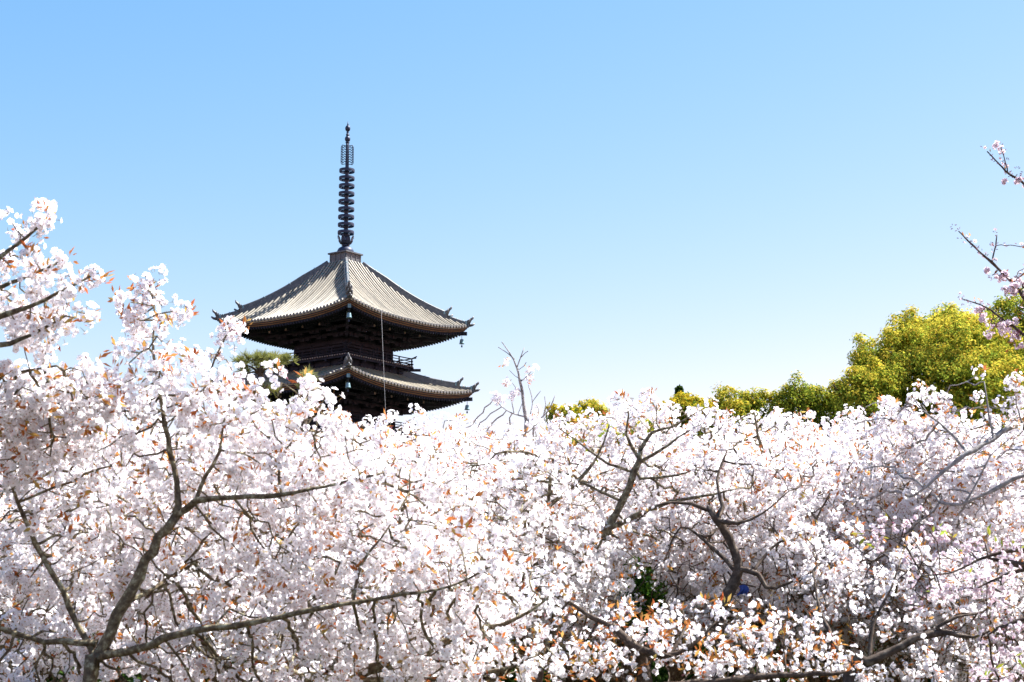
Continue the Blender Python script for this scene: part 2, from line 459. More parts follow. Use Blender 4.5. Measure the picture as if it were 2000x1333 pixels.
def build_brackets(rf, hb, zb, parent):
    """three stepped bracket sets carrying the eaves; hb is the half width of the wall, zb the wall top"""
    b = MB()
    zt = rf.zmid - 0.42 - 0.30
    steps = 3
    out = (rf.E - 1.6 - hb) / steps
    dz = (zt + (rf.E - hb) * 0.16 - zb) / (steps + 1)
    us = [-hb, -hb / 3, hb / 3, hb]
    for k in range(4):
        for s in range(1, steps + 1):
            x = hb + out * s; z = zb + dz * s
            b.beam(ROT[k] @ Vector((x, -x, z + 0.16)), ROT[k] @ Vector((x, x, z + 0.16)), 0.14, 0.16)
            for u in us:
                b.beam(ROT[k] @ Vector((hb - 0.1, u, z)), ROT[k] @ Vector((x + 0.18, u, z)), 0.15, 0.17)
                b.beam(ROT[k] @ Vector((x, u - 0.42, z + 0.02)), ROT[k] @ Vector((x, u + 0.42, z + 0.02)), 0.13, 0.13)
                for du in (-0.36, 0, 0.36):
                    b.box(ROT[k] @ Vector((x, u + du, z + 0.10)), (0.19, 0.19, 0.10), math.pi / 2 * k)
        for u in us:           # tail rafters that slant down and out
            b.beam(ROT[k] @ Vector((hb, u, zb + dz * 3.4)), ROT[k] @ Vector((hb + out * 3 + 0.45, u, zb + dz * 2.75)), 0.14, 0.18)
            b.box(ROT[k] @ Vector((hb + out * 3 + 0.46, u, zb + dz * 2.75)), (0.03, 0.13, 0.14), math.pi / 2 * k, 1)
        for s in range(1, steps + 1):   # corner sets
            x = hb + out * s + 0.15; z = zb + dz * s
            b.beam(ROT[k] @ Vector((hb - 0.1, hb - 0.1, z)), ROT[k] @ Vector((x, x, z)), 0.17, 0.18)
            b.box(ROT[k] @ Vector((x - 0.1, x - 0.1, z + 0.13)), (0.24, 0.24, 0.12), math.pi / 2 * k + math.pi / 4)
        b.box(ROT[k] @ Vector((hb * 0.5, 0, (zb + zt) / 2 + 0.2)), (hb, 2 * hb + 0.06, zt - zb + 0.5), math.pi / 2 * k)
    return b.build("bracket_set", [M["wood"], M["wood_pale"]], parent)

def build_wall(hb, z0, z1, parent):
    w = MB()
    w.box((0, 0, (z0 + z1) / 2), (2 * hb - 0.14, 2 * hb - 0.14, z1 - z0))
    for k in range(4):
        for i in range(4):
            u = hb * (2 * i / 3 - 1)
            if i < 3 or True:
                if i < 3: w.tube([ROT[k] @ Vector((hb, u, z0)), ROT[k] @ Vector((hb, u, z1))], 0.13, 12)
        for z in (z0 + 0.1, z0 + (z1 - z0) * 0.72, z1 - 0.08):
            w.beam(ROT[k] @ Vector((hb + 0.03, -hb, z)), ROT[k] @ Vector((hb + 0.03, hb, z)), 0.12, 0.15)
        for sgn in (-1, 1):     # slatted windows beside the door
            c = sgn * hb * 2 / 3
            for i in range(9):
                w.box(ROT[k] @ Vector((hb - 0.03, c + (i - 4) * 0.11, z0 + (z1 - z0) * 0.42)), (0.05, 0.05, (z1 - z0) * 0.5), math.pi / 2 * k)
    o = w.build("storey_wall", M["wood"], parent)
    for k in range(4):
        d = MB()
        for sgn in (-1, 1):
            d.box(ROT[k] @ Vector((hb - 0.02, sgn * hb / 6.2, z0 + (z1 - z0) * 0.42)), (0.06, hb / 3.3, (z1 - z0) * 0.56), math.pi / 2 * k)
            for zz in (0.25, 0.6):
                d.box(ROT[k] @ Vector((hb + 0.02, sgn * hb / 6.2, z0 + (z1 - z0) * zz)), (0.03, hb / 3.6, 0.06), math.pi / 2 * k)
        d.build("door", M["wood"], o)
    return o

def build_balcony(hw, zd, hb, parent):
    b = MB()
    b.box((0, 0, zd - 0.05), (2 * hw, 2 * hw, 0.10))
    b.box((0, 0, zd - 0.35), (2 * hw - 0.9, 2 * hw - 0.9, 0.5))
    for k in range(4):
        for i in range(30):      # pale ends of the floor boards
            u = hw * (2 * (i + 0.5) / 30 - 1)
            b.box(ROT[k] @ Vector((hw + 0.015, u, zd - 0.06)), (0.03, 0.11, 0.07), math.pi / 2 * k, 1)
        b.beam(ROT[k] @ Vector((hw - 0.12, -hw - 0.1, zd - 0.17)), ROT[k] @ Vector((hw - 0.12, hw + 0.1, zd - 0.17)), 0.14, 0.14)
        for i in range(5):
            u = (hw - 0.4) * (2 * i / 4 - 1)
            b.beam(ROT[k] @ Vector((hb, u, zd - 0.34)), ROT[k] @ Vector((hw - 0.02, u, zd - 0.30)), 0.14, 0.14)
            b.beam(ROT[k] @ Vector((hb, u, zd - 0.52)), ROT[k] @ Vector((hw - 0.35, u, zd - 0.50)), 0.14, 0.14)
        b.beam(ROT[k] @ Vector((hb, hb, zd - 0.30)), ROT[k] @ Vector((hw + 0.35, hw + 0.35, zd - 0.26)), 0.16, 0.16)
    o = b.build("balcony", [M["wood"], M["wood_pale"]], parent)
    r = MB()
    x = hw - 0.06
    for k in range(4):
        for (h, th, ext) in ((0.10, 0.09, 0.12), (0.29, 0.055, 0.10), (0.46, 0.075, 0.42)):
            pts = [ROT[k] @ Vector((x, u, zd + h + (0.12 * (abs(u) / (x + ext)) ** 14 if h > 0.4 else 0))) for u in np.linspace(-x - ext, x + ext, 17)]
            r.tube(pts, th / 2, 6)
        for i in range(6):
            u = x * (2 * i / 5 - 1)
            hh = 0.50 if i in (0, 5) else 0.44
            r.box(ROT[k] @ Vector((x, u, zd + hh / 2)), (0.07, 0.07, hh), math.pi / 2 * k)
    r.build("railing", M["wood"], o)
    return o

STEP = 4.27
roofs = []
for i in range(5):                # i = 0 is the top storey
    zcorner = 22.99 - STEP * i
    E = 5.67 + 0.26 * i
    U = 0.55
    hb = 2.15 + 0.14 * i
    if i == 0:
        rf = Roof(E, 0.80, zcorner - U, zc(516) - (zcorner - U) - 0.02, U, 0.60)
    else:
        rf = Roof(E, 2.35 + 0.14 * i, zcorner - U, 1.50, U, 0.80)
    roofs.append(rf)
    ro = build_roof(rf, pagoda, detail=(i < 3))
    zdeck = 20.28 - STEP * i if i < 4 else 1.2
    build_brackets(rf, hb, zdeck + 0.95, pagoda)
    build_wall(hb, zdeck, zdeck + (1.0 if i < 4 else 2.1), pagoda)
    if i < 4: build_balcony(3.15 + 0.16 * i, zdeck, hb, pagoda)
pb = MB()
pb.box((0, 0, 0.4), (9.4, 9.4, 0.8)); pb.box((0, 0, 1.0), (8.6, 8.6, 0.4))
for i in range(4): pb.box((0, -4.9 - 0.3 * i, 0.8 - 0.2 * i - 0.1), (2.0, 0.3, 0.2))
pb.build("stone_base", M["wood_pale"], pagoda)

# ---- spire
sp = MB()
zt = zc(516)
ztip = zc(237)
sp.tube([(0, 0, zt), (0, 0, zc(330)), (0, 0, zc(283)), (0, 0, zc(262))], [0.15, 0.12, 0.10, 0.09], 12)
spire = sp.build("spire", M["bronze"], pagoda)
bx = MB()
zb0, zb1 = zc(517), zc(498)
bx.box((0, 0, (zb0 + zb1) / 2), (1.42, 1.42, zb1 - zb0))
bx.box((0, 0, zb1 + 0.02), (1.62, 1.62, 0.09)); bx.box((0, 0, zb0 + 0.02), (1.66, 1.66, 0.10))
for k in range(4):
    for u in (-0.66, -0.22, 0.22, 0.66):
        bx.box(ROT[k] @ Vector((0.725, u, (zb0 + zb1) / 2)), (0.03, 0.06, zb1 - zb0 - 0.1), math.pi / 2 * k)
bx.build("base_box", M["tile_dark"], spire)
dm = MB()
zd0 = zb1 + 0.06; hd = zc(482) - zd0
dm.lathe([(0.53, 0), (0.55, 0.05), (0.53, hd * 0.45), (0.45, hd * 0.72), (0.30, hd * 0.92), (0.16, hd)], (0, 0, zd0), 24)
dm.lathe([(0.20, hd), (0.27, hd + 0.06), (0.20, hd + 0.12)], (0, 0, zd0), 20)
dm.build("dome", M["bronze"], spire)
lc = MB()
zl0, zl1 = zc(479), zc(462)
for k in range(8):
    a = 2 * math.pi * k / 8 + R(20)
    d = Vector((math.cos(a), math.sin(a), 0)); s = Vector((-math.sin(a), math.cos(a), 0)); h = zl1 - zl0
    pr = [(0.16, 0.0), (0.34, 0.12 * h), (0.44, 0.42 * h), (0.47, 0.75 * h), (0.52, 1.0 * h)]
    vs = []
    for i, (r_, z_) in enumerate(pr):
        wd = (0.07, 0.13, 0.15, 0.11, 0.02)[i]
        vs += [d * r_ - s * wd + Vector((0, 0, zl0 + z_)), d * r_ + s * wd + Vector((0, 0, zl0 + z_)),
               d * (r_ - 0.03) + s * wd + Vector((0, 0, zl0 + z_)), d * (r_ - 0.03) - s * wd + Vector((0, 0, zl0 + z_))]
    fs = []
    for i in range(4):
        for q in range(4):
            fs.append((4 * i + q, 4 * i + (q + 1) % 4, 4 * i + 4 + (q + 1) % 4, 4 * i + 4 + q))
    lc.add(vs, fs)
    lc.tube([d * 0.46 + Vector((0, 0, zl0 + .75 * h)), d * 0.56 + Vector((0, 0, zl0 + 0.85 * h)), d * 0.54 + Vector((0, 0, zl0 + h * 1.05)), d * 0.48 + Vector((0, 0, zl0 + h))], 0.02, 5)
lc.lathe([(0.14, 0), (0.24, 0.1), (0.26, 0.3), (0.18, 0.5)], (0, 0, zl0), 16)
lc.build("lotus_cup", M["bronze"], spire)
for i in range(9):
    y = 334 + (455 - 334) * i / 8
    z = zc(y); rr_ = 0.50 + 0.03 * i / 8
    rg = MB()
    hh = 0.19
    rg.lathe([(rr_, -hh / 2), (rr_ + 0.01, 0), (rr_, hh / 2), (rr_ - 0.03, hh / 2), (rr_ - 0.03, -hh / 2), (rr_, -hh / 2)], (0, 0, z), 32, 0, False, False)
    rg.lathe([(0.13, -0.10), (0.155, -0.08), (0.155, 0.08), (0.13, 0.10)], (0, 0, z), 14)
    for k in range(4):
        a = math.pi * k / 2 + R(20)
        rg.beam((0.12 * math.cos(a), 0.12 * math.sin(a), z), ((rr_ - 0.03) * math.cos(a), (rr_ - 0.03) * math.sin(a), z), 0.04, 0.05)
    rg.build("ring", M["bronze"], spire)
fl = MB()
z0, z1 = zc(322), zc(284)
for k in range(4):     # openwork flame panels
    a = math.pi / 2 * k + R(45)
    d = Vector((math.cos(a), math.sin(a), 0))
    def P(r_, t): return d * r_ + Vector((0, 0, z0 + (z1 - z0) * t))
    for (ro, ri) in ((0.40, 0.10), (0.33, 0.16)):
        fl.tube([P(ri, 0.03), P(ro - 0.05, 0.0), P(ro, 0.08), P(ro, 0.9), P(ro - 0.05, 1.0), P(ri, 0.97)], 0.024, 5)
    for t in np.linspace(0.12, 0.88, 7):
        fl.tube([P(0.09, t), P(0.18, t + 0.06), P(0.26, t - 0.03), P(0.33, t + 0.03)], 0.032, 5)
        fl.tube([P(0.33, t), P(0.37, t + 0.04), P(0.40, t)], 0.022, 5)
fl.build("flame_finial", M["bronze"], spire)
jw = MB()
def ball(zcen, r_, h_): jw.lathe([(0.06, -h_), (r_ * .8, -h_ * .7), (r_, -h_ * .2), (r_, h_ * .2), (r_ * .8, h_ * .7), (0.08, h_)], (0, 0, zcen), 16)
ball(zc(272), 0.18, 0.2); ball(zc(251.5), 0.17, 0.2)
jw.lathe([(0.12, -0.03), (0.14, 0), (0.12, 0.03)], (0, 0, zc(279)), 14); jw.lathe([(0.10, -0.03), (0.13, 0), (0.10, 0.03)], (0, 0, zc(264)), 14)
jw.tube([(0, 0, zc(266)), (0, 0, zc(255))], [0.09, 0.07], 10)
jw.tube([(0, 0, zc(248)), (0, 0, zc(243)), (0, 0, ztip)], [0.09, 0.045, 0.008], 8)
jw.build("jewel", M["bronze"], spire)

# ---- wind bells hung from the roof corners
bell_names = {(0, 3): "blue green wind bell under the nearest corner of the top roof", (0, 2): "dark wind bell under the top roof corner behind the blossom spray",
              (0, 0): "dark wind bell hanging clear against sky under top roof corner", (1, 3): "blue green wind bell under the nearest corner of the lower roof",
              (1, 0): "wind bell under the outer lower roof corner above blossoms"}
PM = Matrix.Translation(PC) @ Matrix.Rotation(PSI, 4, "Z")
for (i, k), lab in bell_names.items():
    rf = roofs[i]
    x = rf.E - 0.30
    p = PM @ (ROT[k] @ Vector((x, x, rf.under(x, x) - 0.18)))
    root = empty("wind_bell", p, 0, lab, "bell", "wind bells of the pagoda")
    h = MB(); h.tube([(0, 0, 0.06), (0, 0, -0.26)], 0.018, 6); h.build("hook", M["bronze"], root)
    bb = MB(); bb.lathe([(0.06, 0.0), (0.11, -0.03), (0.13, -0.14), (0.15, -0.27), (0.18, -0.32), (0.15, -0.32), (0.12, -0.2), (0.05, -0.05)], (0, 0, -0.26), 14)
    bb.build("bell_body", M["copper"], root)
    c = MB(); c.tube([(0, 0, -0.5), (0, 0, -0.68)], 0.012, 5); c.box((0, 0, -0.74), (0.10, 0.015, 0.13)); c.build("clapper", M["bronze"], root)

# ---- lightning cable
rf = roofs[0]
k = 0
cab = MB()
ca = PM @ (ROT[3] @ Vector((rf.E + 0.05, 0, 0)))
# face whose normal looks toward the sunny side: local -y turned; find point of the eave seen at x = 743.7
best = None
for kk in range(4):
    for u in np.linspace(-rf.E, rf.E, 400):
        p = PM @ (ROT[kk] @ Vector((rf.E + 0.06, u, rf.z(rf.E, u))))
        if p.y > 106 : continue
        cx = p.x / (p.y * math.cos(PITCH) + (p.z - EYE.z) * math.sin(PITCH)) * F0 + 1000
        if best is None or abs(cx - 743.7) < best[0]: best = (abs(cx - 743.7), p.copy(), kk, u)
p0 = best[1]
outw = (PM.to_3x3() @ (ROT[best[2]].to_3x3() @ Vector((1, 0, 0)))).normalized()
roo = (p0 - outw * 0.25 + Vector((0, 0, 0.22)))
cab.tube([roo, p0 + Vector((0, 0, 0.12)), p0 + outw * 0.05, p0 + outw * 1.7 - Vector((0, 0, p0.z))], 0.010, 6)
tag(cab.build("lightning_cable", M["cable"]), "thin pale cable running straight down from the pagoda's top eave", "cable")

# ================================================================== cherry trees
def unit(a):
    return a / np.maximum(np.linalg.norm(a, axis=-1, keepdims=True), 1e-9)

def frames(nrm, rng):
    """rotation matrices whose third column is nrm, with a random roll"""
    n = unit(nrm)
    t = rng.normal(size=n.shape); t = unit(t - n * np.sum(t * n, 1, keepdims=True))
    b = np.cross(n, t)
    return np.stack([t, b, n], axis=2)

def stamp(tpl, pos, rot, scale):
    V, Q, mi = tpl
    P = np.einsum("nij,vj->nvi", rot, V) * scale[:, None, None] + pos[:, None, :]
    n, nv = len(pos), len(V)
    q = (Q[None] + (np.arange(n) * nv)[:, None, None]).reshape(-1, 4)
    return P.reshape(-1, 3), q, np.tile(mi, n)

def flower_tpl(near):
    V, Q, mi = [], [], []
    def petal(a, L, wd, z1, z2):
        b = len(V)
        ca, sa = math.cos(a), math.sin(a)
        def p(r, w, z): return (r * ca - w * sa, r * sa + w * ca, z)
        V.extend([p(0.05, 0, 0), p(0.68 * L, -wd, z1), p(L, 0, z2), p(0.68 * L, wd, z1)])
        Q.append((b, b + 1, b + 2, b + 3)); mi.append(0)
    for i in range(5): petal(2 * math.pi * i / 5, 1.0, 0.50, 0.16, 0.20)
    if near:
        for i in range(4): petal(2 * math.pi * i / 4 + 0.5, 0.72, 0.34, 0.36, 0.55)
        b = len(V)
        V.extend([(0.21, 0, 0.17), (0, 0.21, 0.17), (-0.21, 0, 0.17), (0, -0.21, 0.17)]); Q.append((b, b + 1, b + 2, b + 3)); mi.append(1)
        for (x, y) in ((0.09, 0), (0, 0.09)):
            b = len(V)
            V.extend([(x, y, 0), (-x, -y, 0), (-x * .35, -y * .35, -1.5), (x * .35, y * .35, -1.5)]); Q.append((b, b + 1, b + 2, b + 3)); mi.append(2)
    else:
        b = len(V)
        V.extend([(0.20, 0, 0.14), (0, 0.20, 0.14), (-0.20, 0, 0.14), (0, -0.20, 0.14)]); Q.append((b, b + 1, b + 2, b + 3)); mi.append(1)
        b = len(V)
        V.extend([(.10, 0, 0), (-.10, 0, 0), (-.03, 0, -1.4), (.03, 0, -1.4)]); Q.append((b, b + 1, b + 2, b + 3)); mi.append(2)
    return np.array(V), np.array(Q), np.array(mi)

def bud_tpl():
    V = [(0, 0, -0.9), (0.26, 0, 0.1), (0, 0.26, 0.1), (-0.26, 0, 0.1), (0, -0.26, 0.1), (0, 0, 0.85), (0, 0, -0.9), (0, 0, 0.85)]
    Q = [(0, 1, 5, 2), (2, 5, 3, 0), (0, 3, 5, 4), (4, 5, 1, 0)]
    return np.array(V), np.array(Q), np.array([3, 3, 3, 3])

def leaf_tpl():
    # folded pointed leaf along +x, two halves
    V = [(0, 0, 0), (0.5, 0.17, 0.07), (1, 0, 0.10), (0.5, -0.17, 0.07), (0.5, 0, -0.01)]
    Q = [(0, 4, 2, 1), (0, 3, 2, 4)]
    return np.array(V), np.array(Q), np.array([0, 0])

STATS = []
FL_NEAR, FL_FAR, BUD, LEAF = flower_tpl(True), flower_tpl(False), bud_tpl(), leaf_tpl()

def spline(pts, step):
    P = np.array([p[:3] for p in pts], float); r = np.array([p[3] for p in pts], float)
    Pe = np.vstack([2 * P[0] - P[1], P, 2 * P[-1] - P[-2]])
    out, orad = [], []
    for i in range(len(P) - 1):
        a, b, c, d = Pe[i], Pe[i + 1], Pe[i + 2], Pe[i + 3]
        n = max(1, int(round(np.linalg.norm(c - b) / step)))
        for j in range(n):
            t = j / n
            out.append(0.5 * ((2 * b) + (-a + c) * t + (2 * a - 5 * b + 4 * c - d) * t * t + (-a + 3 * b - 3 * c + d) * t ** 3))
            orad.append(r[i] + (r[i + 1] - r[i]) * t)
    out.append(P[-1]); orad.append(r[-1])
    return np.array(out), np.array(orad)

def grow_tree(limbs, attract, rng, step=0.085, kill=0.10, iters=60, up=0.12, wob=0.22):
    """limbs: list of polylines [(x,y,z,r)...]; the first is the trunk, the others fork from the nearest earlier limb.
    Shoots then grow out of them towards the points in attract."""
    pos, par, rad, lid = [], [], [], []
    for li, pts in enumerate(limbs):
        P, r = spline(pts, step)
        if li == 0: last = -1
        else:
            last = int(np.argmin(np.linalg.norm(np.array(pos) - P[0], axis=1)))
        for k in range(len(P)):
            jit = rng.normal(size=3) * 0.24 * r[k] if 0 < k else 0
            pos.append(P[k] + jit); par.append(last); rad.append(r[k] * (1 + 0.13 * math.sin(k * 1.9 + li) * math.sin(k * 0.7 + 2 * li) + 0.05 * rng.normal())); lid.append(li); last = len(pos) - 1
    n0 = len(pos)
    pos = list(map(np.asarray, pos))
    A = np.asarray(attract, float)
    if len(A):
        P0 = np.array(pos)
        nd = np.full(len(A), 1e9); ni = np.zeros(len(A), int)
        for s in range(0, len(P0), 256):
            d = np.linalg.norm(A[:, None] - P0[None, s:s + 256], axis=2)
            j = d.argmin(1); m = d[np.arange(len(A)), j]
            up_ = m < nd; nd[up_] = m[up_]; ni[up_] = j[up_] + s
        alive = nd > kill
        seen = {}
        for it in range(iters):
            idx = np.nonzero(alive)[0]
            if len(idx) == 0: break
            src = ni[idx]
            allp = np.array(pos)
            dirs = unit(A[idx] - allp[src])
            us, inv = np.unique(src, return_inverse=True)
            acc = np.zeros((len(us), 3)); np.add.at(acc, inv, dirs)
            # nodes already tried with nearly the same pull go for one random target instead
            newp, newpar = [], []
            for q, s in enumerate(us):
                v = acc[q]
                c = seen.get(int(s), 0)
                if c >= 1:
                    cand = np.nonzero(inv == q)[0]
                    v = dirs[cand[int(rng.integers(len(cand)))]]
                if c >= 5:
                    alive[idx[inv == q]] = False
                    continue
                seen[int(s)] = c + 1
                v = v / max(np.linalg.norm(v), 1e-9) + np.array([0, 0, up]) + rng.normal(size=3) * wob
                newp.append(allp[s] + v / np.linalg.norm(v) * step); newpar.append(int(s))
            if not newp: break
            base = len(pos)
            NP = np.array(newp)
            pos.extend(NP); par.extend(newpar); lid.extend([lid[s] for s in newpar]); rad.extend([0.0] * len(newp))
            idx = np.nonzero(alive)[0]
            if len(idx) == 0: break
            for s in range(0, len(NP), 256):
                d = np.linalg.norm(A[idx][:, None] - NP[None, s:s + 256], axis=2)
                j = d.argmin(1); m = d[np.arange(len(idx)), j]
                u2 = m < nd[idx]
                nd[idx[u2]] = m[u2]; ni[idx[u2]] = j[u2] + base + s
            alive &= nd > kill
    pos = np.array(pos); par = np.array(par); rad = np.array(rad); lid = np.array(lid)
    n = len(pos)
    # pipe model for shoots
    ex = 2.5; tip = 0.0034
    acc = np.zeros(n); kids = np.zeros(n, int)
    for i in range(n - 1, -1, -1):
        r = max(acc[i] ** (1 / ex), tip)
        if i >= n0: rad[i] = min(r, 0.03)
        if par[i] >= 0:
            acc[par[i]] += (rad[i] if i >= n0 else 0.0) ** ex
            kids[par[i]] += 1
    return pos, par, rad, lid, kids, n0

def wood_meshes(pos, par, rad, lid, kids, n0, sides_thick=9):
    """tubes for every chain, one MB per limb"""
    n = len(pos)
    main = np.full(n, -1)
    best = np.zeros(n)
    for i in range(n):
        p = par[i]
        if p < 0: continue
        score = rad[i] + (10 if (i < n0 and lid[i] == lid[p]) else 0)
        if score > best[p]: best[p] = score; main[p] = i
    mbs = {}
    for i in range(n):
        p = par[i]
        if p >= 0 and main[p] == i and not (i < n0 and lid[i] != lid[p]): continue
        chain = [i]
        while main[chain[-1]] >= 0 and not (chain[-1] < n0 and main[chain[-1]] < n0 and lid[main[chain[-1]]] != lid[i]):
            chain.append(main[chain[-1]])
        pts = [pos[c] for c in chain]; rr = [rad[c] for c in chain]
        if p >= 0:
            pts = [pos[p]] + pts; rr = [min(rr[0] * 1.15, rad[p])] + rr
        if len(pts) < 2: continue
        mx = max(rr)
        ns = 4 if mx < 0.006 else (5 if mx < 0.014 else (7 if mx < 0.03 else sides_thick))
        mbs.setdefault(lid[i], MB()).tube(pts, rr, ns, 0, True, mx > 0.006)
    return mbs

def blob_points(blobs, spacing, rng):
    """points spread through the crown's lobes: blobs = (centre, (rx, ry, rz), weight)"""
    out = []
    for c, r, w in blobs:
        vol = 4.19 * r[0] * r[1] * r[2]
        n = int(vol / spacing ** 3 * w)
        d = unit(rng.normal(size=(n, 3))) * (rng.random((n, 1)) ** 0.42)
        out.append(np.array(c) + d * np.array(r))
    P = np.vstack(out)
    P = P[P[:, 2] > 0.7]
    return P

def blossom_mesh(name, cl, cdir, rng, near, petal, per, fsize, buds=0.0, rball=0.048):
    """flower balls around the points cl"""
    N = len(cl)
    k = np.maximum(1, (per * (0.55 + 0.9 * rng.random(N))).astype(int))
    ci = np.repeat(np.arange(N), k)
    d = unit(rng.normal(size=(len(ci), 3)) + cdir[ci] * 0.55)
    size = (0.7 + 0.6 * rng.random(N))[ci]
    pos = cl[ci] + d * (rball * size * (0.7 + 0.5 * rng.random(len(ci))))[:, None]
    nrm = unit(d + rng.normal(size=d.shape) * 0.35)
    isb = rng.random(len(ci)) < (buds[ci] if hasattr(buds, "__len__") else buds)
    sc = fsize * (0.8 + 0.4 * rng.random(len(ci)))
    V, Q, mi = stamp(FL_NEAR if near else FL_FAR, pos[~isb], frames(nrm[~isb], rng), sc[~isb])
    if isb.any():
        V2, Q2, m2 = stamp(BUD, pos[isb], frames(nrm[isb], rng), sc[isb] * 0.85)
        Q = np.vstack([Q, Q2 + len(V)]); V = np.vstack([V, V2]); mi = np.concatenate([mi, m2])
    return mesh_np(name, V, Q, [petal, M["flower_heart"], M["stalk"], M["bud"]], mi)

def leaves_mesh(name, cl, cdir, rng, mat, lo=2, hi=5, size=0.05):
    N = len(cl)
    k = rng.integers(lo, hi + 1, size=N)
    ci = np.repeat(np.arange(N), k)
    ax = unit(rng.normal(size=(len(ci), 3)) * 0.75 + cdir[ci] * 0.9 + np.array([0, 0, 0.35]))
    F = frames(ax, rng)                       # third column along the leaf: put it first
    F = np.stack([F[:, :, 2], F[:, :, 0], F[:, :, 1]], axis=2)
    sc = size * (0.55 + 0.75 * rng.random(len(ci)))
    pos = cl[ci] + ax * 0.012 + rng.normal(size=(len(ci), 3)) * 0.012
    V, Q, mi = stamp(LEAF, pos, F, sc)
    return mesh_np(name, V, Q, [mat], mi)

def cherry_tree(limbs, blobs, label, seed, spacing=0.15, near=True, petal="petal", per=9, fsize=0.019, leaf="bronze_leaf",
                leaf_frac=0.35, buds=0.02, thin=0.35, group=None, bark="bark", bare=None, leaf_n=(5, 8), base=None, rball=0.048, cat="cherry tree", step=0.085, name="cherry_tree", leafsize=0.046, ts=0.6, onlimb=0.5, limb_max=0.0065, extra=None):
    limbs = [[(q[0], q[1], q[2], max(q[3] * ts, min(q[3], 0.0045))) for q in l] for l in limbs]
    rng = np.random.default_rng(seed)
    A = blob_points(blobs, spacing, rng)
    pos, par, rad, lid, kids, n0 = grow_tree(limbs, A, rng, step=step, kill=step * 1.15)
    b0 = np.array(limbs[0][0][:3]) if base is None else np.array(base)
    b0 = np.array([b0[0], b0[1], 0.0])
    root = empty(name, b0, 0, label, cat, group)
    off = -b0
    mbs = wood_meshes(pos + off, par, rad, lid, kids, n0)
    for li in sorted(mbs):
        mbs[li].build("trunk" if li == 0 else "branch", M[bark], root)
    # where flowers sit: shoot tips, and along thin shoots
    tipmask = (kids == 0) & (np.arange(n := len(pos)) >= n0)
    th = (np.arange(n) >= n0) & (rad < 0.0105) & (kids > 0) & (rng.random(n) < thin)
    ml = (np.arange(n) < n0) & (rad < limb_max) & (np.arange(n) > 3) & (rng.random(n) < onlimb)
    sel = tipmask | th | ml
    if bare is not None: sel &= ~bare(pos)
    idx = np.nonzero(sel)[0]
    cdir = unit(pos[idx] - pos[np.maximum(par[idx], 0)])
    cl = pos[idx] + off + cdir * 0.02 + rng.normal(size=(len(idx), 3)) * 0.014
    if extra:          # open flower heads on the twigs that carry them: (px, py, Y, spread, heads)
        ex = np.vstack([np.array(at(a, b, c)) + off + rng.normal(size=(m, 3)) * sp for a, b, c, sp, m in extra])
        # each head sits on the nearest twig
        tw = pos + off
        nn = np.array([tw[np.argmin(np.linalg.norm(tw - e, axis=1))] for e in ex])
        gap = ex - nn; gl = np.linalg.norm(gap, axis=1, keepdims=True)
        ex = nn + gap * np.minimum(1.0, 0.07 / np.maximum(gl, 1e-6))
        per = np.concatenate([np.full(len(cl), per), np.full(len(ex), 13.0)]) if True else per
        buds = np.concatenate([np.full(len(cl), buds), np.full(len(ex), 0.08)])
        cl = np.vstack([cl, ex]); cdir = np.vstack([cdir, unit(rng.normal(size=ex.shape) + np.array([0, 0, 0.6]))])
        lf = rng.random(len(cl)) < leaf_frac
    else:
        lf = rng.random(len(idx)) < leaf_frac
    link_mesh("blossom", blossom_mesh("blossom", cl, cdir, rng, near, M[petal], per, fsize, buds, rball), root)
    if lf.any():
        link_mesh("young_leaves", leaves_mesh("young_leaves", cl[lf] + cdir[lf] * 0.032 + rng.normal(size=(int(lf.sum()), 3)) * 0.012, cdir[lf], rng, M[leaf], *leaf_n, size=leafsize), root)
    STATS.append((label[:30], n, len(idx)))
    return root

def L(*pts):
    """limb through photo positions (px, py, Y, radius)"""
    return [(*at(p[0], p[1], p[2]), p[3]) for p in pts]
def B(px, py, Y, rx, ry, rz, w=1.0):
    return (tuple(at(px, py, Y)), (rx, ry, rz), w)
def ground_start(px, Y, r, nxt):
    p = at(px, 1333, Y)
    return [(p.x, Y, -0.05, r * 1.45), (p.x + 0.02, Y, 0.25, r * 1.1)] + L(*nxt)

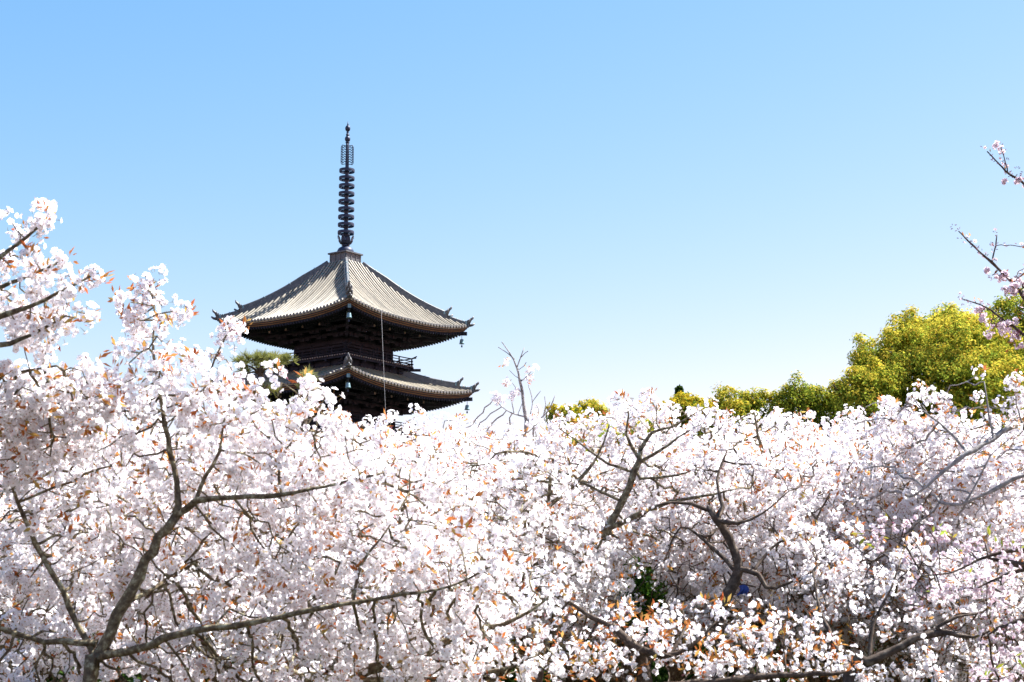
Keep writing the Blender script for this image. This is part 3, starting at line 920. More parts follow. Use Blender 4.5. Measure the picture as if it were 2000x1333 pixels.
# ------------------------------------------------------------------ the trees nearest the viewer
cherry_tree(
    [ground_start(165, 8.0, 0.085, [(170, 1345, 8.0, 0.080), (192, 1285, 8.0, 0.072), (245, 1180, 8.0, 0.062), (295, 1075, 8.0, 0.056), (345, 1008, 8.0, 0.050)]),
     L((345, 1008, 8.0, 0.044), (348, 960, 8.0, 0.036), (332, 880, 8.0, 0.030), (318, 800, 8.0, 0.024), (300, 690, 8.0, 0.015), (302, 600, 8.0, 0.009), (290, 556, 8.0, 0.005)),
     L((345, 1008, 8.0, 0.042), (385, 980, 7.95, 0.034), (455, 972, 7.9, 0.030), (545, 968, 7.85, 0.026), (610, 955, 7.85, 0.02), (735, 928, 7.9, 0.012)),
     L((395, 770, 8.15, 0.008), (420, 700, 8.1, 0.005), (443, 652, 8.1, 0.0035)),
     L((380, 985, 8.0, 0.026), (402, 930, 8.0, 0.022), (428, 880, 8.05, 0.016), (445, 800, 8.1, 0.010), (500, 740, 8.1, 0.006)),
     L((195, 1282, 8.0, 0.052), (270, 1268, 7.95, 0.044), (345, 1240, 7.9, 0.040), (420, 1228, 7.9, 0.036), (520, 1212, 7.85, 0.032), (640, 1186, 7.85, 0.026), (760, 1166, 7.9, 0.02), (880, 1145, 7.95, 0.013), (970, 1100, 8.0, 0.006)),
     L((185, 1285, 8.05, 0.040), (150, 1215, 8.1, 0.036), (108, 1130, 8.1, 0.032), (70, 1060, 8.1, 0.028), (35, 980, 8.1, 0.022), (5, 900, 8.1, 0.014), (-30, 840, 8.1, 0.008)),
     L((190, 1255, 8.05, 0.036), (120, 1255, 8.1, 0.034), (55, 1248, 8.1, 0.030), (0, 1225, 8.1, 0.024), (-90, 1180, 8.1, 0.014)),
     L((245, 1180, 8.0, 0.03), (300, 1150, 8.2, 0.024), (370, 1090, 8.5, 0.016), (420, 1030, 8.7, 0.010), (480, 985, 8.8, 0.006)),
     L((690, 1178, 7.9, 0.020), (705, 1105, 7.95, 0.016), (760, 1030, 8.0, 0.011), (800, 960, 8.1, 0.006)),
     L((550, 968, 7.9, 0.018), (545, 900, 7.9, 0.013), (600, 830, 8.0, 0.008), (640, 770, 8.0, 0.005))],
    [B(285, 575, 7.86, .09, .10, .10, 2.2), B(300, 660, 7.96, .15, .24, .22, 1.3), B(285, 790, 8.16, .24, .4, .20, 1.3), B(395, 735, 8.06, .18, .3, .15, 1.2), B(450, 770, 8.06, .12, .2, .10, 1.3), B(430, 700, 7.96, .03, .04, .03, 10),
     B(330, 850, 8.36, .62, .45, .26, 1.15), B(600, 800, 8.06, .10, .2, .07, 1.4), B(515, 812, 8.06, .2, .3, .08, 1.3), B(560, 818, 8.06, .34, .4, .17, 1.2), B(650, 865, 8.16, .22, .35, .12, 1.2), B(480, 900, 8.36, .55, .5, .28, 1.1), B(690, 960, 8.36, .42, .5, .24, 1.1),
     B(820, 1080, 8.36, .45, .5, .26, 1.1), B(940, 1130, 8.26, .25, .4, .16, 1.1), B(560, 1080, 8.46, .6, .5, .26), B(330, 1080, 8.61, .6, .4, .3), B(110, 1000, 8.46, .5, .5, .42, 1.1), B(60, 830, 8.36, .4, .4, .25, 1.1),
     B(180, 1200, 8.66, .6, .4, .3), B(500, 1260, 8.46, .6, .5, .25), B(800, 1250, 8.46, .5, .5, .25), B(60, 1330, 8.46, .4, .4, .3), B(440, 1350, 8.66, .9, .5, .3, .8)],
    "big near cherry with mossy forked trunk at bottom corner and tall flowering spike", 11, ts=0.43, spacing=0.104, per=22, fsize=0.0172, rball=0.059, leaf_frac=0.8, thin=0.10, step=0.075, onlimb=0.6, limb_max=0.008, extra=[(285, 548, 8.0, .034, 5), (300, 575, 8.0, .03, 2), (245, 640, 8.05, .05, 4), (440, 640, 8.1, .02, 1), (452, 650, 8.1, .015, 1)])

cherry_tree(
    [[(-3.35, 7.6, -0.05, 0.10), (-3.3, 7.6, 0.8, 0.08), (-3.15, 7.5, 1.6, 0.07), (-3.0, 7.4, 2.2, 0.06)] + L((-170, 900, 7.4, 0.05), (-120, 760, 7.4, 0.045)),
     L((-120, 760, 7.4, 0.04), (-60, 700, 7.4, 0.028), (0, 676, 7.4, 0.020), (60, 655, 7.4, 0.014), (128, 618, 7.4, 0.006)),
     L((-120, 740, 7.4, 0.04), (-50, 640, 7.4, 0.030), (0, 618, 7.4, 0.024), (60, 600, 7.4, 0.018), (115, 572, 7.4, 0.012), (185, 536, 7.4, 0.006)),
     L((-120, 730, 7.4, 0.035), (-50, 590, 7.4, 0.024), (0, 562, 7.4, 0.017), (60, 538, 7.4, 0.012), (118, 512, 7.4, 0.006)),
     L((-120, 720, 7.4, 0.035), (-60, 570, 7.4, 0.026), (0, 505, 7.4, 0.018), (50, 466, 7.4, 0.012), (92, 425, 7.4, 0.006)),
     L((-160, 880, 7.4, 0.035), (-70, 760, 7.5, 0.025), (30, 730, 7.6, 0.014), (110, 715, 7.6, 0.007))],
    [B(45, 445, 7.45, .10, .12, .07, 1.6), B(92, 434, 7.4, .05, .06, .05, 2.0), B(30, 500, 7.5, .10, .16, .08, 1.2), B(105, 505, 7.5, .10, .15, .055, 1.3), B(188, 522, 7.4, .06, .08, .06, 1.6),
     B(50, 590, 7.55, .20, .2, .07, .9), B(140, 608, 7.5, .10, .14, .06, .9), B(50, 650, 7.6, .20, .2, .08, 1.0), B(30, 770, 7.7, .32, .3, .16, 1.3), B(150, 775, 7.8, .24, .3, .13, 1.2), B(-120, 600, 7.6, .25, .3, .35, .5), B(30, 860, 7.9, .3, .3, .2, 1.2)],
    "near cherry reaching in from the picture edge with long rising sprays against sky", 23, spacing=0.085, per=21, fsize=0.0172, rball=0.056, leaf_frac=0.8, thin=0.18, ts=0.6, step=0.055, onlimb=0.45, limb_max=0.009)

cherry_tree(
    [ground_start(640, 8.8, 0.08, [(650, 1345, 8.8, 0.060), (690, 1318, 8.8, 0.050), (760, 1296, 8.75, 0.042), (850, 1262, 8.7, 0.034), (940, 1230, 8.7, 0.026), (1012, 1208, 8.7, 0.016), (1070, 1170, 8.7, 0.008)]),
     L((700, 1312, 8.8, 0.030), (708, 1230, 8.8, 0.024), (712, 1190, 8.8, 0.020), (760, 1120, 8.9, 0.012), (830, 1080, 9.0, 0.007)),
     L((650, 1340, 8.8, 0.045), (560, 1310, 8.9, 0.035), (470, 1285, 8.9, 0.026), (380, 1300, 9.0, 0.015)),
     L((785, 1288, 8.75, 0.024), (812, 1220, 8.8, 0.018), (835, 1190, 8.8, 0.012), (870, 1120, 8.9, 0.006)),
     L((690, 1330, 8.8, 0.030), (800, 1330, 8.7, 0.028), (930, 1318, 8.6, 0.02), (1010, 1300, 8.6, 0.010))],
    [B(900, 1200, 9.30, .42, .4, .2, 1.2), B(1010, 1150, 9.30, .26, .4, .2, 1.2), B(760, 1150, 9.60, .45, .4, .22), B(640, 1220, 9.60, .5, .4, .25), B(960, 1290, 9.30, .4, .4, .2, 1.1), B(780, 1330, 9.40, .5, .4, .2), B(520, 1230, 9.70, .4, .4, .2, .8)],
    "near cherry at the bottom edge whose limb slants up over amber buds", 37, ts=0.62, spacing=0.108, rball=0.059, per=22, fsize=0.0172, leaf_frac=0.8, thin=0.12)

# ------------------------------------------------------------------ middle distance
cherry_tree(
    [ground_start(1085, 12.5, 0.11, [(1090, 1230, 12.5, 0.085), (1105, 1150, 12.5, 0.075), (1135, 1100, 12.5, 0.068), (1180, 1040, 12.5, 0.056), (1214, 975, 12.5, 0.046), (1240, 925, 12.5, 0.042), (1250, 880, 12.5, 0.034)]),
     L((1250, 880, 12.5, 0.030), (1275, 845, 12.5, 0.022), (1310, 835, 12.5, 0.014), (1370, 800, 12.5, 0.007)),
     L((1250, 900, 12.5, 0.026), (1225, 850, 12.45, 0.018), (1228, 810, 12.4, 0.012), (1222, 775, 12.4, 0.006)),
     L((1245, 905, 12.5, 0.026), (1290, 880, 12.4, 0.020), (1325, 855, 12.4, 0.012), (1365, 830, 12.4, 0.006)),
     L((1185, 1035, 12.5, 0.038), (1245, 1005, 12.4, 0.034), (1310, 980, 12.3, 0.026), (1370, 970, 12.3, 0.018), (1440, 955, 12.3, 0.009)),
     L((1110, 1130, 12.5, 0.040), (1060, 1080, 12.3, 0.034), (1020, 1035, 12.2, 0.034), (1075, 985, 12.2, 0.030), (1122, 948, 12.2, 0.026), (1168, 890, 12.3, 0.016), (1190, 830, 12.3, 0.007)),
     L((1245, 925, 12.5, 0.022), (1190, 905, 12.5, 0.020), (1150, 880, 12.5, 0.014), (1110, 850, 12.5, 0.008)),
     L((1215, 980, 12.5, 0.02), (1120, 935, 12.6, 0.018), (1060, 905, 12.7, 0.014), (1000, 870, 12.8, 0.008)),
     L((1250, 935, 12.5, 0.020), (1320, 930, 12.4, 0.016), (1360, 915, 12.4, 0.008))],
    [B(1250, 815, 12.94, .3, .45, .16, 1.3), B(1225, 790, 12.74, .14, .2, .09, 1.6), B(1330, 830, 12.94, .4, .5, .16, 1.1), B(1140, 850, 13.14, .5, .5, .2, 1.1), B(1040, 905, 13.34, .45, .5, .22, 1.1), B(1280, 930, 13.34, .7, .5, .28), B(1090, 980, 13.44, .7, .5, .3),
     B(1400, 930, 13.14, .45, .5, .22), B(1300, 1060, 13.44, .7, .5, .3), B(1110, 1110, 13.44, .6, .4, .28), B(960, 960, 13.54, .5, .5, .3), B(1000, 1080, 13.14, .4, .4, .25)],
    "cherry with dark slanting trunk in open fork standing highest at mid picture", 41, ts=0.56, spacing=0.116, per=19, fsize=0.0172, rball=0.055, leaf_frac=0.75, thin=0.16, bark="bark")

cherry_tree(
    [ground_start(1395, 12.0, 0.10, [(1405, 1250, 12.0, 0.075), (1412, 1190, 12.0, 0.070), (1440, 1120, 12.0, 0.058), (1432, 1070, 12.0, 0.052), (1398, 1015, 12.0, 0.044), (1385, 990, 12.0, 0.034)]),
     L((1400, 1015, 12.0, 0.034), (1412, 990, 12.0, 0.028), (1400, 940, 12.1, 0.018), (1420, 880, 12.2, 0.009)),
     L((1400, 1018, 12.0, 0.030), (1440, 1022, 11.9, 0.022), (1490, 1003, 11.9, 0.012), (1540, 960, 12.0, 0.006)),
     L((1390, 1000, 12.0, 0.030), (1350, 985, 12.0, 0.020), (1290, 985, 12.0, 0.012), (1240, 1020, 12.0, 0.006)),
     L((1440, 1110, 12.0, 0.036), (1480, 1120, 11.9, 0.034), (1495, 1150, 11.9, 0.024), (1560, 1130, 11.9, 0.014), (1620, 1080, 12.0, 0.007)),
     L((1440, 1120, 12.0, 0.030), (1380, 1060, 12.3, 0.02), (1330, 1030, 12.4, 0.012), (1300, 1090, 12.4, 0.006)),
     L((1475, 1110, 12.0, 0.02), (1520, 1060, 12.1, 0.016), (1580, 1040, 12.1, 0.009))],
    [B(1450, 920, 12.48, .5, .5, .2, .8), B(1550, 940, 12.58, .5, .5, .25, 1.1), B(1520, 1040, 12.68, .6, .5, .28), B(1350, 1040, 12.88, .5, .4, .26), B(1580, 1120, 12.48, .45, .5, .25), B(1340, 1160, 12.78, .45, .4, .3), B(1490, 1200, 12.68, .5, .4, .25)],
    "cherry with crooked dark S-bent trunk beside the small blue patch", 53, ts=0.6, spacing=0.116, per=19, fsize=0.0172, rball=0.055, leaf_frac=0.75, thin=0.16, bark="bark_dark")

cherry_tree(
    [ground_start(1250, 9.6, 0.09, [(1262, 1345, 9.6, 0.06), (1250, 1290, 9.6, 0.052), (1222, 1250, 9.6, 0.044), (1190, 1220, 9.6, 0.032)]),
     L((1225, 1250, 9.6, 0.045), (1262, 1275, 9.5, 0.042), (1300, 1282, 9.5, 0.03), (1350, 1262, 9.5, 0.018), (1400, 1215, 9.5, 0.008)),
     L((1262, 1345, 9.6, 0.045), (1390, 1332, 9.5, 0.036), (1480, 1322, 9.5, 0.03), (1590, 1318, 9.5, 0.026), (1650, 1312, 9.5, 0.012)),
     L((1190, 1222, 9.6, 0.026), (1130, 1190, 9.7, 0.018), (1095, 1160, 9.7, 0.009)),
     L((1310, 1280, 9.5, 0.018), (1340, 1220, 9.6, 0.012), (1330, 1180, 9.6, 0.006))],
    [B(1180, 1230, 9.8, .32, .4, .16, 1.2), B(1330, 1230, 9.8, .4, .4, .16, 1.1), B(1480, 1240, 9.8, .4, .4, .16, 1.0), B(1250, 1290, 9.7, .5, .4, .16, 1.1), B(1430, 1300, 9.8, .5, .4, .14, 1.1), B(1100, 1290, 9.8, .3, .4, .18, 1.0), B(1580, 1270, 9.9, .3, .4, .14, .9)],
    "low cherry along the bottom edge covered with copper orange young leaves", 61, spacing=0.105, rball=0.055, per=10, fsize=0.0172, leaf_frac=1.0, leaf_n=(5, 9), leafsize=0.047, thin=0.35, bark="bark_dark")

cherry_tree(
    [ground_start(1640, 11.0, 0.10, [(1655, 1320, 11.0, 0.075), (1690, 1296, 11.0, 0.066), (1735, 1276, 11.0, 0.056), (1790, 1245, 11.0, 0.046), (1850, 1240, 11.0, 0.036), (1900, 1245, 11.0, 0.02), (1960, 1220, 11.0, 0.010)]),
     L((1845, 1240, 11.0, 0.034), (1830, 1228, 11.0, 0.030), (1870, 1205, 11.0, 0.022), (1920, 1195, 11.1, 0.012), (1960, 1160, 11.1, 0.006)),
     L((1655, 1310, 11.0, 0.050), (1625, 1250, 11.1, 0.034), (1600, 1190, 11.2, 0.022), (1590, 1130, 11.3, 0.010)),
     L((1700, 1290, 11.0, 0.032), (1705, 1220, 11.1, 0.022), (1740, 1150, 11.2, 0.014), (1760, 1090, 11.3, 0.007)),
     L((1790, 1250, 11.0, 0.012), (1812, 1285, 10.8, 0.009), (1825, 1330, 10.7, 0.007), (1832, 1370, 10.7, 0.005))],
    [B(1680, 1150, 11.68, .5, .4, .28), B(1800, 1130, 11.68, .45, .4, .28), B(1900, 1150, 11.58, .4, .4, .25), B(1620, 1080, 11.88, .4, .4, .25), B(1760, 1210, 11.48, .4, .3, .14), B(1900, 1280, 11.48, .45, .4, .16, 1.1), B(1720, 1320, 11.38, .3, .3, .12, 1.1)],
    "cherry with thick dark limb rising away from bottom edge below pink blossom", 67, ts=0.5, spacing=0.116, per=19, fsize=0.0172, rball=0.055, leaf_frac=0.75, thin=0.16, bark="bark_dark")

cherry_tree(
    [[(4.9, 12.6, -0.05, 0.13), (4.8, 12.6, 0.9, 0.10), (4.7, 12.6, 1.8, 0.09), (4.55, 12.6, 2.4, 0.075)] + L((2160, 990, 12.6, 0.065)),
     L((2160, 990, 12.6, 0.055), (2090, 890, 12.5, 0.040), (2000, 832, 12.4, 0.036), (1940, 858, 12.3, 0.036), (1885, 890, 12.2, 0.034), (1840, 925, 12.2, 0.028), (1795, 962, 12.2, 0.012)),
     L((2160, 1000, 12.6, 0.045), (2080, 920, 12.4, 0.034), (2000, 930, 12.3, 0.030), (1940, 958, 12.3, 0.028), (1880, 985, 12.3, 0.018)),
     L((1890, 885, 12.2, 0.024), (1850, 840, 12.3, 0.018), (1800, 800, 12.3, 0.010), (1780, 770, 12.4, 0.006)),
     L((1940, 858, 12.3, 0.022), (1930, 800, 12.3, 0.014), (1922, 745, 12.3, 0.006)),
     L((1885, 982, 12.3, 0.018), (1915, 930, 12.3, 0.014), (1935, 890, 12.3, 0.008), (1980, 850, 12.3, 0.005)),
     L((2000, 840, 12.4, 0.02), (1985, 790, 12.4, 0.010), (1985, 750, 12.4, 0.005))],
    [B(1922, 745, 12.42, .10, .14, .11, 1.8), B(1925, 810, 12.62, .22, .3, .16, 1.2), B(1820, 800, 12.82, .35, .4, .16, 1.2), B(1985, 780, 12.72, .12, .3, .2, 1.3), B(1740, 830, 13.12, .45, .4, .2, 1.1), B(1780, 900, 13.02, .5, .4, .25), B(1920, 920, 13.12, .5, .4, .25), B(1860, 1020, 12.82, .5, .4, .25), B(1990, 1000, 12.82, .35, .4, .3), B(1700, 1000, 13.02, .5, .4, .28)],
    "cherry leaning in beside the big evergreen with two bare grey slanting limbs", 71, ts=0.52, spacing=0.116, per=19, fsize=0.0172, rball=0.055, leaf_frac=0.75, thin=0.16, bark="bark_grey")

cherry_tree(
    [[(3.55, 9.3, -0.05, 0.10), (3.5, 9.3, 0.8, 0.08)] + L((2190, 1330, 9.3, 0.07), (2150, 1220, 9.3, 0.06)),
     L((2150, 1220, 9.3, 0.04), (2070, 1130, 9.3, 0.028), (2000, 1108, 9.3, 0.022), (1975, 1100, 9.3, 0.018), (1930, 1090, 9.3, 0.008)),
     L((2140, 1210, 9.3, 0.03), (2060, 1120, 9.3, 0.018), (2000, 1112, 9.3, 0.012), (1950, 1130, 9.3, 0.008), (1905, 1152, 9.3, 0.005)),
     L((2140, 1190, 9.3, 0.03), (2050, 1080, 9.3, 0.016), (1940, 1085, 9.3, 0.010), (1860, 1118, 9.3, 0.006), (1800, 1125, 9.3, 0.004)),
     L((2150, 1230, 9.3, 0.03), (2060, 1200, 9.2, 0.016), (1980, 1215, 9.2, 0.010), (1930, 1240, 9.2, 0.005))],
    [B(1900, 1080, 9.45, .36, .3, .10, 1.5), B(1760, 1040, 9.6, .26, .3, .09, 1.3), B(1860, 1150, 9.4, .30, .3, .10, 1.2), B(1970, 1120, 9.4, .2, .3, .14, 1.4), B(1980, 1230, 9.3, .18, .3, .16, 1.1), B(1985, 1330, 9.6, .3, .3, .16, 1.1)],
    "pinker cherry at the picture edge with fresh green leaves among small flowers", 79, spacing=0.085, per=10, fsize=0.015, ts=0.9, petal="petal_pink", leaf="fresh_leaf", leaf_frac=0.28, buds=0.16, thin=0.5, bark="bark_dark", leaf_n=(2, 4), leafsize=0.05)

cherry_tree(
    [[(6.3, 13.2, -0.05, 0.16), (6.2, 13.2, 1.5, 0.13), (6.0, 13.2, 3.0, 0.09)] + L((2330, 640, 13.2, 0.06), (2280, 520, 13.2, 0.05)),
     L((2290, 560, 13.2, 0.03), (2130, 470, 13.2, 0.018), (2040, 405, 13.2, 0.013), (2000, 360, 13.2, 0.010), (1965, 335, 13.2, 0.007), (1928, 296, 13.2, 0.004)),
     L((1968, 337, 13.2, 0.005), (1962, 312, 13.2, 0.004), (1955, 288, 13.2, 0.003)),
     L((2300, 640, 13.2, 0.035), (2120, 680, 13.2, 0.022), (2020, 605, 13.2, 0.014), (1985, 562, 13.2, 0.012), (1945, 520, 13.2, 0.010), (1905, 485, 13.2, 0.007), (1872, 452, 13.2, 0.004)),
     L((1938, 512, 13.2, 0.006), (1945, 480, 13.2, 0.005), (1947, 460, 13.2, 0.004)),
     L((2310, 700, 13.2, 0.03), (2120, 730, 13.2, 0.018), (2010, 660, 13.2, 0.011), (1960, 625, 13.2, 0.008), (1925, 600, 13.2, 0.006), (1878, 584, 13.2, 0.003))],
    [B(1985, 345, 13.2, .05, .06, .05, 4), B(1985, 565, 13.2, .09, .12, .07, 3), B(1950, 540, 13.2, .06, .06, .05, 4), B(1900, 480, 13.2, .05, .05, .05, 4), B(1960, 632, 13.2, .13, .14, .06, 3), B(1990, 660, 13.2, .06, .1, .06, 3), B(1915, 608, 13.2, .05, .06, .05, 4), B(2090, 560, 13.3, .4, .4, .5, .2)],
    "tall cherry outside the frame whose thin budding pink twigs cross the sky", 83, ts=1.15, onlimb=0.75, limb_max=0.012, spacing=0.06, extra=[(1955, 288, 13.2, .015, 2), (1988, 348, 13.2, .04, 3), (1985, 565, 13.2, .06, 7), (1960, 548, 13.2, .03, 3), (1935, 532, 13.2, .02, 1), (1965, 635, 13.2, .08, 12), (1925, 612, 13.2, .04, 4), (1990, 662, 13.2, .05, 6)], per=5.0, fsize=0.0165, petal="petal_pink", leaf="bronze_leaf", leaf_frac=0.30, buds=0.85, thin=0.5, bark="bark_dark", leaf_n=(1, 2), rball=0.024, step=0.04, leafsize=0.035,
    bare=None)

cherry_tree(
    [ground_start(1045, 17.0, 0.10, [(1045, 1000, 17.0, 0.06), (1030, 880, 17.0, 0.045), (1027, 820, 17.0, 0.034), (1020, 770, 17.0, 0.028), (1010, 720, 17.0, 0.018), (995, 690, 17.0, 0.011), (980, 668, 17.0, 0.006)]),
     L((1005, 702, 17.0, 0.012), (990, 690, 17.0, 0.008), (973, 678, 17.0, 0.005)),
     L((1012, 712, 17.0, 0.012), (1018, 695, 17.0, 0.009), (1024, 680, 17.0, 0.005)), L((1016, 700, 17.0, 0.008), (1026, 690, 17.0, 0.005), (1031, 686, 17.0, 0.004)),
     L((1018, 742, 17.0, 0.010), (1006, 735, 17.0, 0.007), (995, 724, 17.0, 0.004)), L((1018, 745, 17.0, 0.010), (1030, 735, 17.0, 0.008), (1038, 725, 17.0, 0.005)),
     L((1020, 768, 17.0, 0.010), (1008, 758, 17.0, 0.007), (1000, 748, 17.0, 0.004)), L((1014, 722, 17.0, .008), (1024, 715, 17.0, .006), (1028, 708, 17.0, .004)),
     L((1027, 815, 17.0, 0.016), (1000, 808, 17.0, 0.012), (980, 795, 17.0, 0.009), (965, 780, 17.0, 0.005)), L((1004, 808, 17.0, .01), (1000, 785, 17.0, .007), (996, 765, 17.0, .004)), L((1012, 808, 17.0, .009), (1020, 788, 17.0, .004)),
     L((1045, 900, 17.0, 0.022), (1042, 830, 16.9, 0.018), (1060, 815, 16.9, 0.015), (1075, 795, 16.9, 0.010), (1084, 773, 16.9, 0.005)),
     L((1062, 812, 16.9, .012), (1066, 790, 16.9, .008), (1064, 775, 16.9, .004)), L((1046, 826, 16.9, .01), (1052, 800, 16.9, .007), (1048, 792, 16.9, .004)),
     L((1030, 830, 17.0, .010), (1040, 790, 17.0, .008), (1036, 765, 17.0, .006), (1032, 752, 17.0, .004)), L((1040, 785, 17.0, .006), (1050, 772, 17.0, .005), (1056, 764, 17.0, .003))],
    [B(1038, 722, 17.0, .035, .05, .03, 12), B(1028, 742, 17.0, .05, .05, .03, 6), B(992, 706, 17.0, .03, .03, .02, 14), B(996, 746, 17.0, .03, .04, .03, 10), B(963, 780, 17.0, .04, .05, .03, 9), B(990, 778, 17.0, .05, .05, .04, 5), B(1040, 800, 17.0, .05, .08, .06, 2),
     B(1030, 885, 17.3, .5, .5, .2, 1.1), B(930, 872, 17.3, .4, .5, .2, 1.1), B(1050, 950, 17.4, .9, .6, .35, .8)],
    "half bare cherry whose leafless grey top stands above the blossom", 89, ts=0.55, spacing=0.10, onlimb=0.0, extra=[(1038, 722, 17.0, .02, 2), (1029, 742, 17.0, .02, 1), (992, 707, 17.0, .015, 1), (997, 747, 17.0, .02, 2), (964, 781, 17.0, .03, 4), (985, 778, 17.0, .03, 3), (1000, 770, 17.0, .02, 2), (1042, 795, 17.0, .03, 2)], per=9, leaf_frac=0.3, thin=0.2, bark="bark_grey", near=False, step=0.075, rball=0.04)

# ------------------------------------------------------------------ the grove behind: each tree grown once per kind, then copied
def grove_tree(seed, wid, top, leaf_frac, label):
    rng = random.Random(seed)
    limbs = [[(0, 0, -0.05, 0.13), (0.03, 0.02, 0.5, 0.10), (-0.05, 0.0, 1.0, 0.085), (0.05, 0.05, 1.5, 0.065)]]
    for k in range(6):
        a = 2 * math.pi * (k + rng.random() * 0.6) / 6; r1 = wid * (0.62 + 0.3 * rng.random()); h = top * (0.72 + 0.26 * rng.random())
        z0 = 0.7 + 0.7 * rng.random()
        limbs.append([(0, 0.02, z0, 0.055), (0.35 * r1 * math.cos(a), 0.35 * r1 * math.sin(a), z0 + 0.35, 0.042),
                      (0.7 * r1 * math.cos(a + .2), 0.7 * r1 * math.sin(a + .2), z0 + (h - z0) * 0.6, 0.026), (0.85 * r1 * math.cos(a + .1), 0.85 * r1 * math.sin(a + .1), h - 0.1, 0.010)])
    blobs = []
    for k in range(15):
        a = rng.random() * 6.283; q = wid * (rng.random() ** 0.6) * 0.82
        zz = top - 0.34 - 0.9 * (q / wid) ** 2 * rng.random() - 0.35 * rng.random()
        blobs.append(((q * math.cos(a), q * math.sin(a), zz), (0.42 + 0.3 * rng.random(), 0.42 + 0.3 * rng.random(), 0.24 + 0.16 * rng.random()), 1.0))
    blobs.append(((0, 0, top - 1.15), (wid * 0.9, wid * 0.9, 0.6), 0.7))
    return cherry_tree(limbs, blobs, label, seed, spacing=0.138, near=False, rball=0.054, per=18, leaf_frac=leaf_frac, thin=0.3, bark="bark", base=(0, 0, 0), group="white cherries packed behind the front trees", fsize=0.0172, ts=0.8)

def copy_tree(root, loc, rz, label, scale=1.0):
    r = root.copy(); COL.objects.link(r)
    r.location = loc; r.rotation_euler = (0, 0, rz); r.scale = (scale,) * 3; r["label"] = label
    for c in list(root.children):
        d = c.copy(); COL.objects.link(d); d.parent = r
    return r

protos = [grove_tree(101, 1.75, 3.35, 0.6, "x"), grove_tree(102, 1.6, 3.35, 0.75, "x"), grove_tree(103, 1.85, 3.35, 0.5, "x")]
# (px, py of the crown's top, Y, label)
grove = [
    (110, 800, 11.6, "white cherry crowded behind the tall flowering spike at the picture edge"),
    (560, 850, 12.0, "white cherry close behind the big forked tree, below the pine"),
    (810, 790, 12.8, "white cherry below the pagoda's outer eave, in front of the bare top"),
    (1620, 850, 14.0, "white cherry filling the gap before the S-bent trunk's crown"),
    (2030, 970, 13.0, "white cherry under the grey slanting limbs at the picture edge"),
    (330, 765, 13.5, "white cherry far behind the spike, against open sky"),
    (740, 786, 13.6, "white cherry hiding the foot of the pagoda's nearest corner"),
    (900, 822, 15.2, "white cherry in front of the half bare tree"),
    (1160, 840, 15.2, "white cherry below the round yellow bush"),
    (1480, 775, 15.0, "white cherry with twiggy top before the gold evergreens"),
    (1640, 785, 14.4, "white cherry below the evergreen's lower slope"),
    (1850, 790, 14.6, "white cherry right under the great evergreen crown"),
    (90, 760, 16.0, "white cherry farthest behind the long rising sprays"),
    (590, 790, 16.8, "white cherry behind the pine side of the pagoda"),
    (780, 786, 14.6, "white cherry right under the lower end of the pale cable"),
    (840, 788, 17.2, "white cherry tip showing under the lower pagoda roof"),
    (1120, 835, 18.6, "white cherry between the bare top and the yellow bush"),
    (1320, 815, 17.6, "white cherry before the dark conifer tip"),
    (1560, 790, 18.0, "white cherry in the back row below small gold tree"),
    (1730, 790, 18.2, "white cherry in the back row at the evergreen's edge"),
    (1990, 770, 17.8, "white cherry in the back row under the darkest tree"),
    (700, 815, 20.5, "white cherry in the last row straight below the spire"),
    (960, 842, 21.0, "white cherry in the last row past the pagoda's outer eave"),
    (1230, 825, 21.5, "white cherry in the last row behind the highest fork"),
    (1440, 815, 21.0, "white cherry in the last row before rounded green crowns"),
]
gr = random.Random(5)
for i, (px, py, Y, lab) in enumerate(grove):
    p = at(px, py, Y)
    s = p.z / 3.42
    pr = protos[i % 3]
    if i < 3:
        pr.location = (p.x, Y, 0); pr.rotation_euler = (0, 0, gr.random() * 6.28); pr.scale = (s, s, s); pr["label"] = lab
    else:
        copy_tree(pr, (p.x, Y, 0), gr.random() * 6.28, lab, s)

# ------------------------------------------------------------------ small blue sheet between the trunks
b = MB()
c = at(1452, 1151, 12.25)
rngb = random.Random(3)
n = 10
vs = []
for i in range(n + 1):
    for j in range(n + 1):
        u, v = i / n - 0.5, j / n
        vs.append(c + 0.5 * Vector((u * 0.13 + 0.02 * math.sin(v * 5), 0.03 * math.sin(u * 14 + v * 3) * v + (0.03 if j > 7 else 0), 0.06 - v * 0.13 - 0.10 * u * u)))
b.add(vs, [(i * (n + 1) + j, (i + 1) * (n + 1) + j, (i + 1) * (n + 1) + j + 1, i * (n + 1) + j + 1) for i in range(n) for j in range(n)], 0, True)
b.tube([c + Vector((-0.10, 0.01, 0.02)), c + Vector((0, 0.01, 0.034)), c + Vector((0.09, 0.01, 0.015))], 0.006, 5, 1)
tag(b.build("blue_sheet", [M["blue_cloth"], M["bark_dark"]]), "small deep blue sheet glimpsed between blossoms beside the S-bent trunk", "sheet")

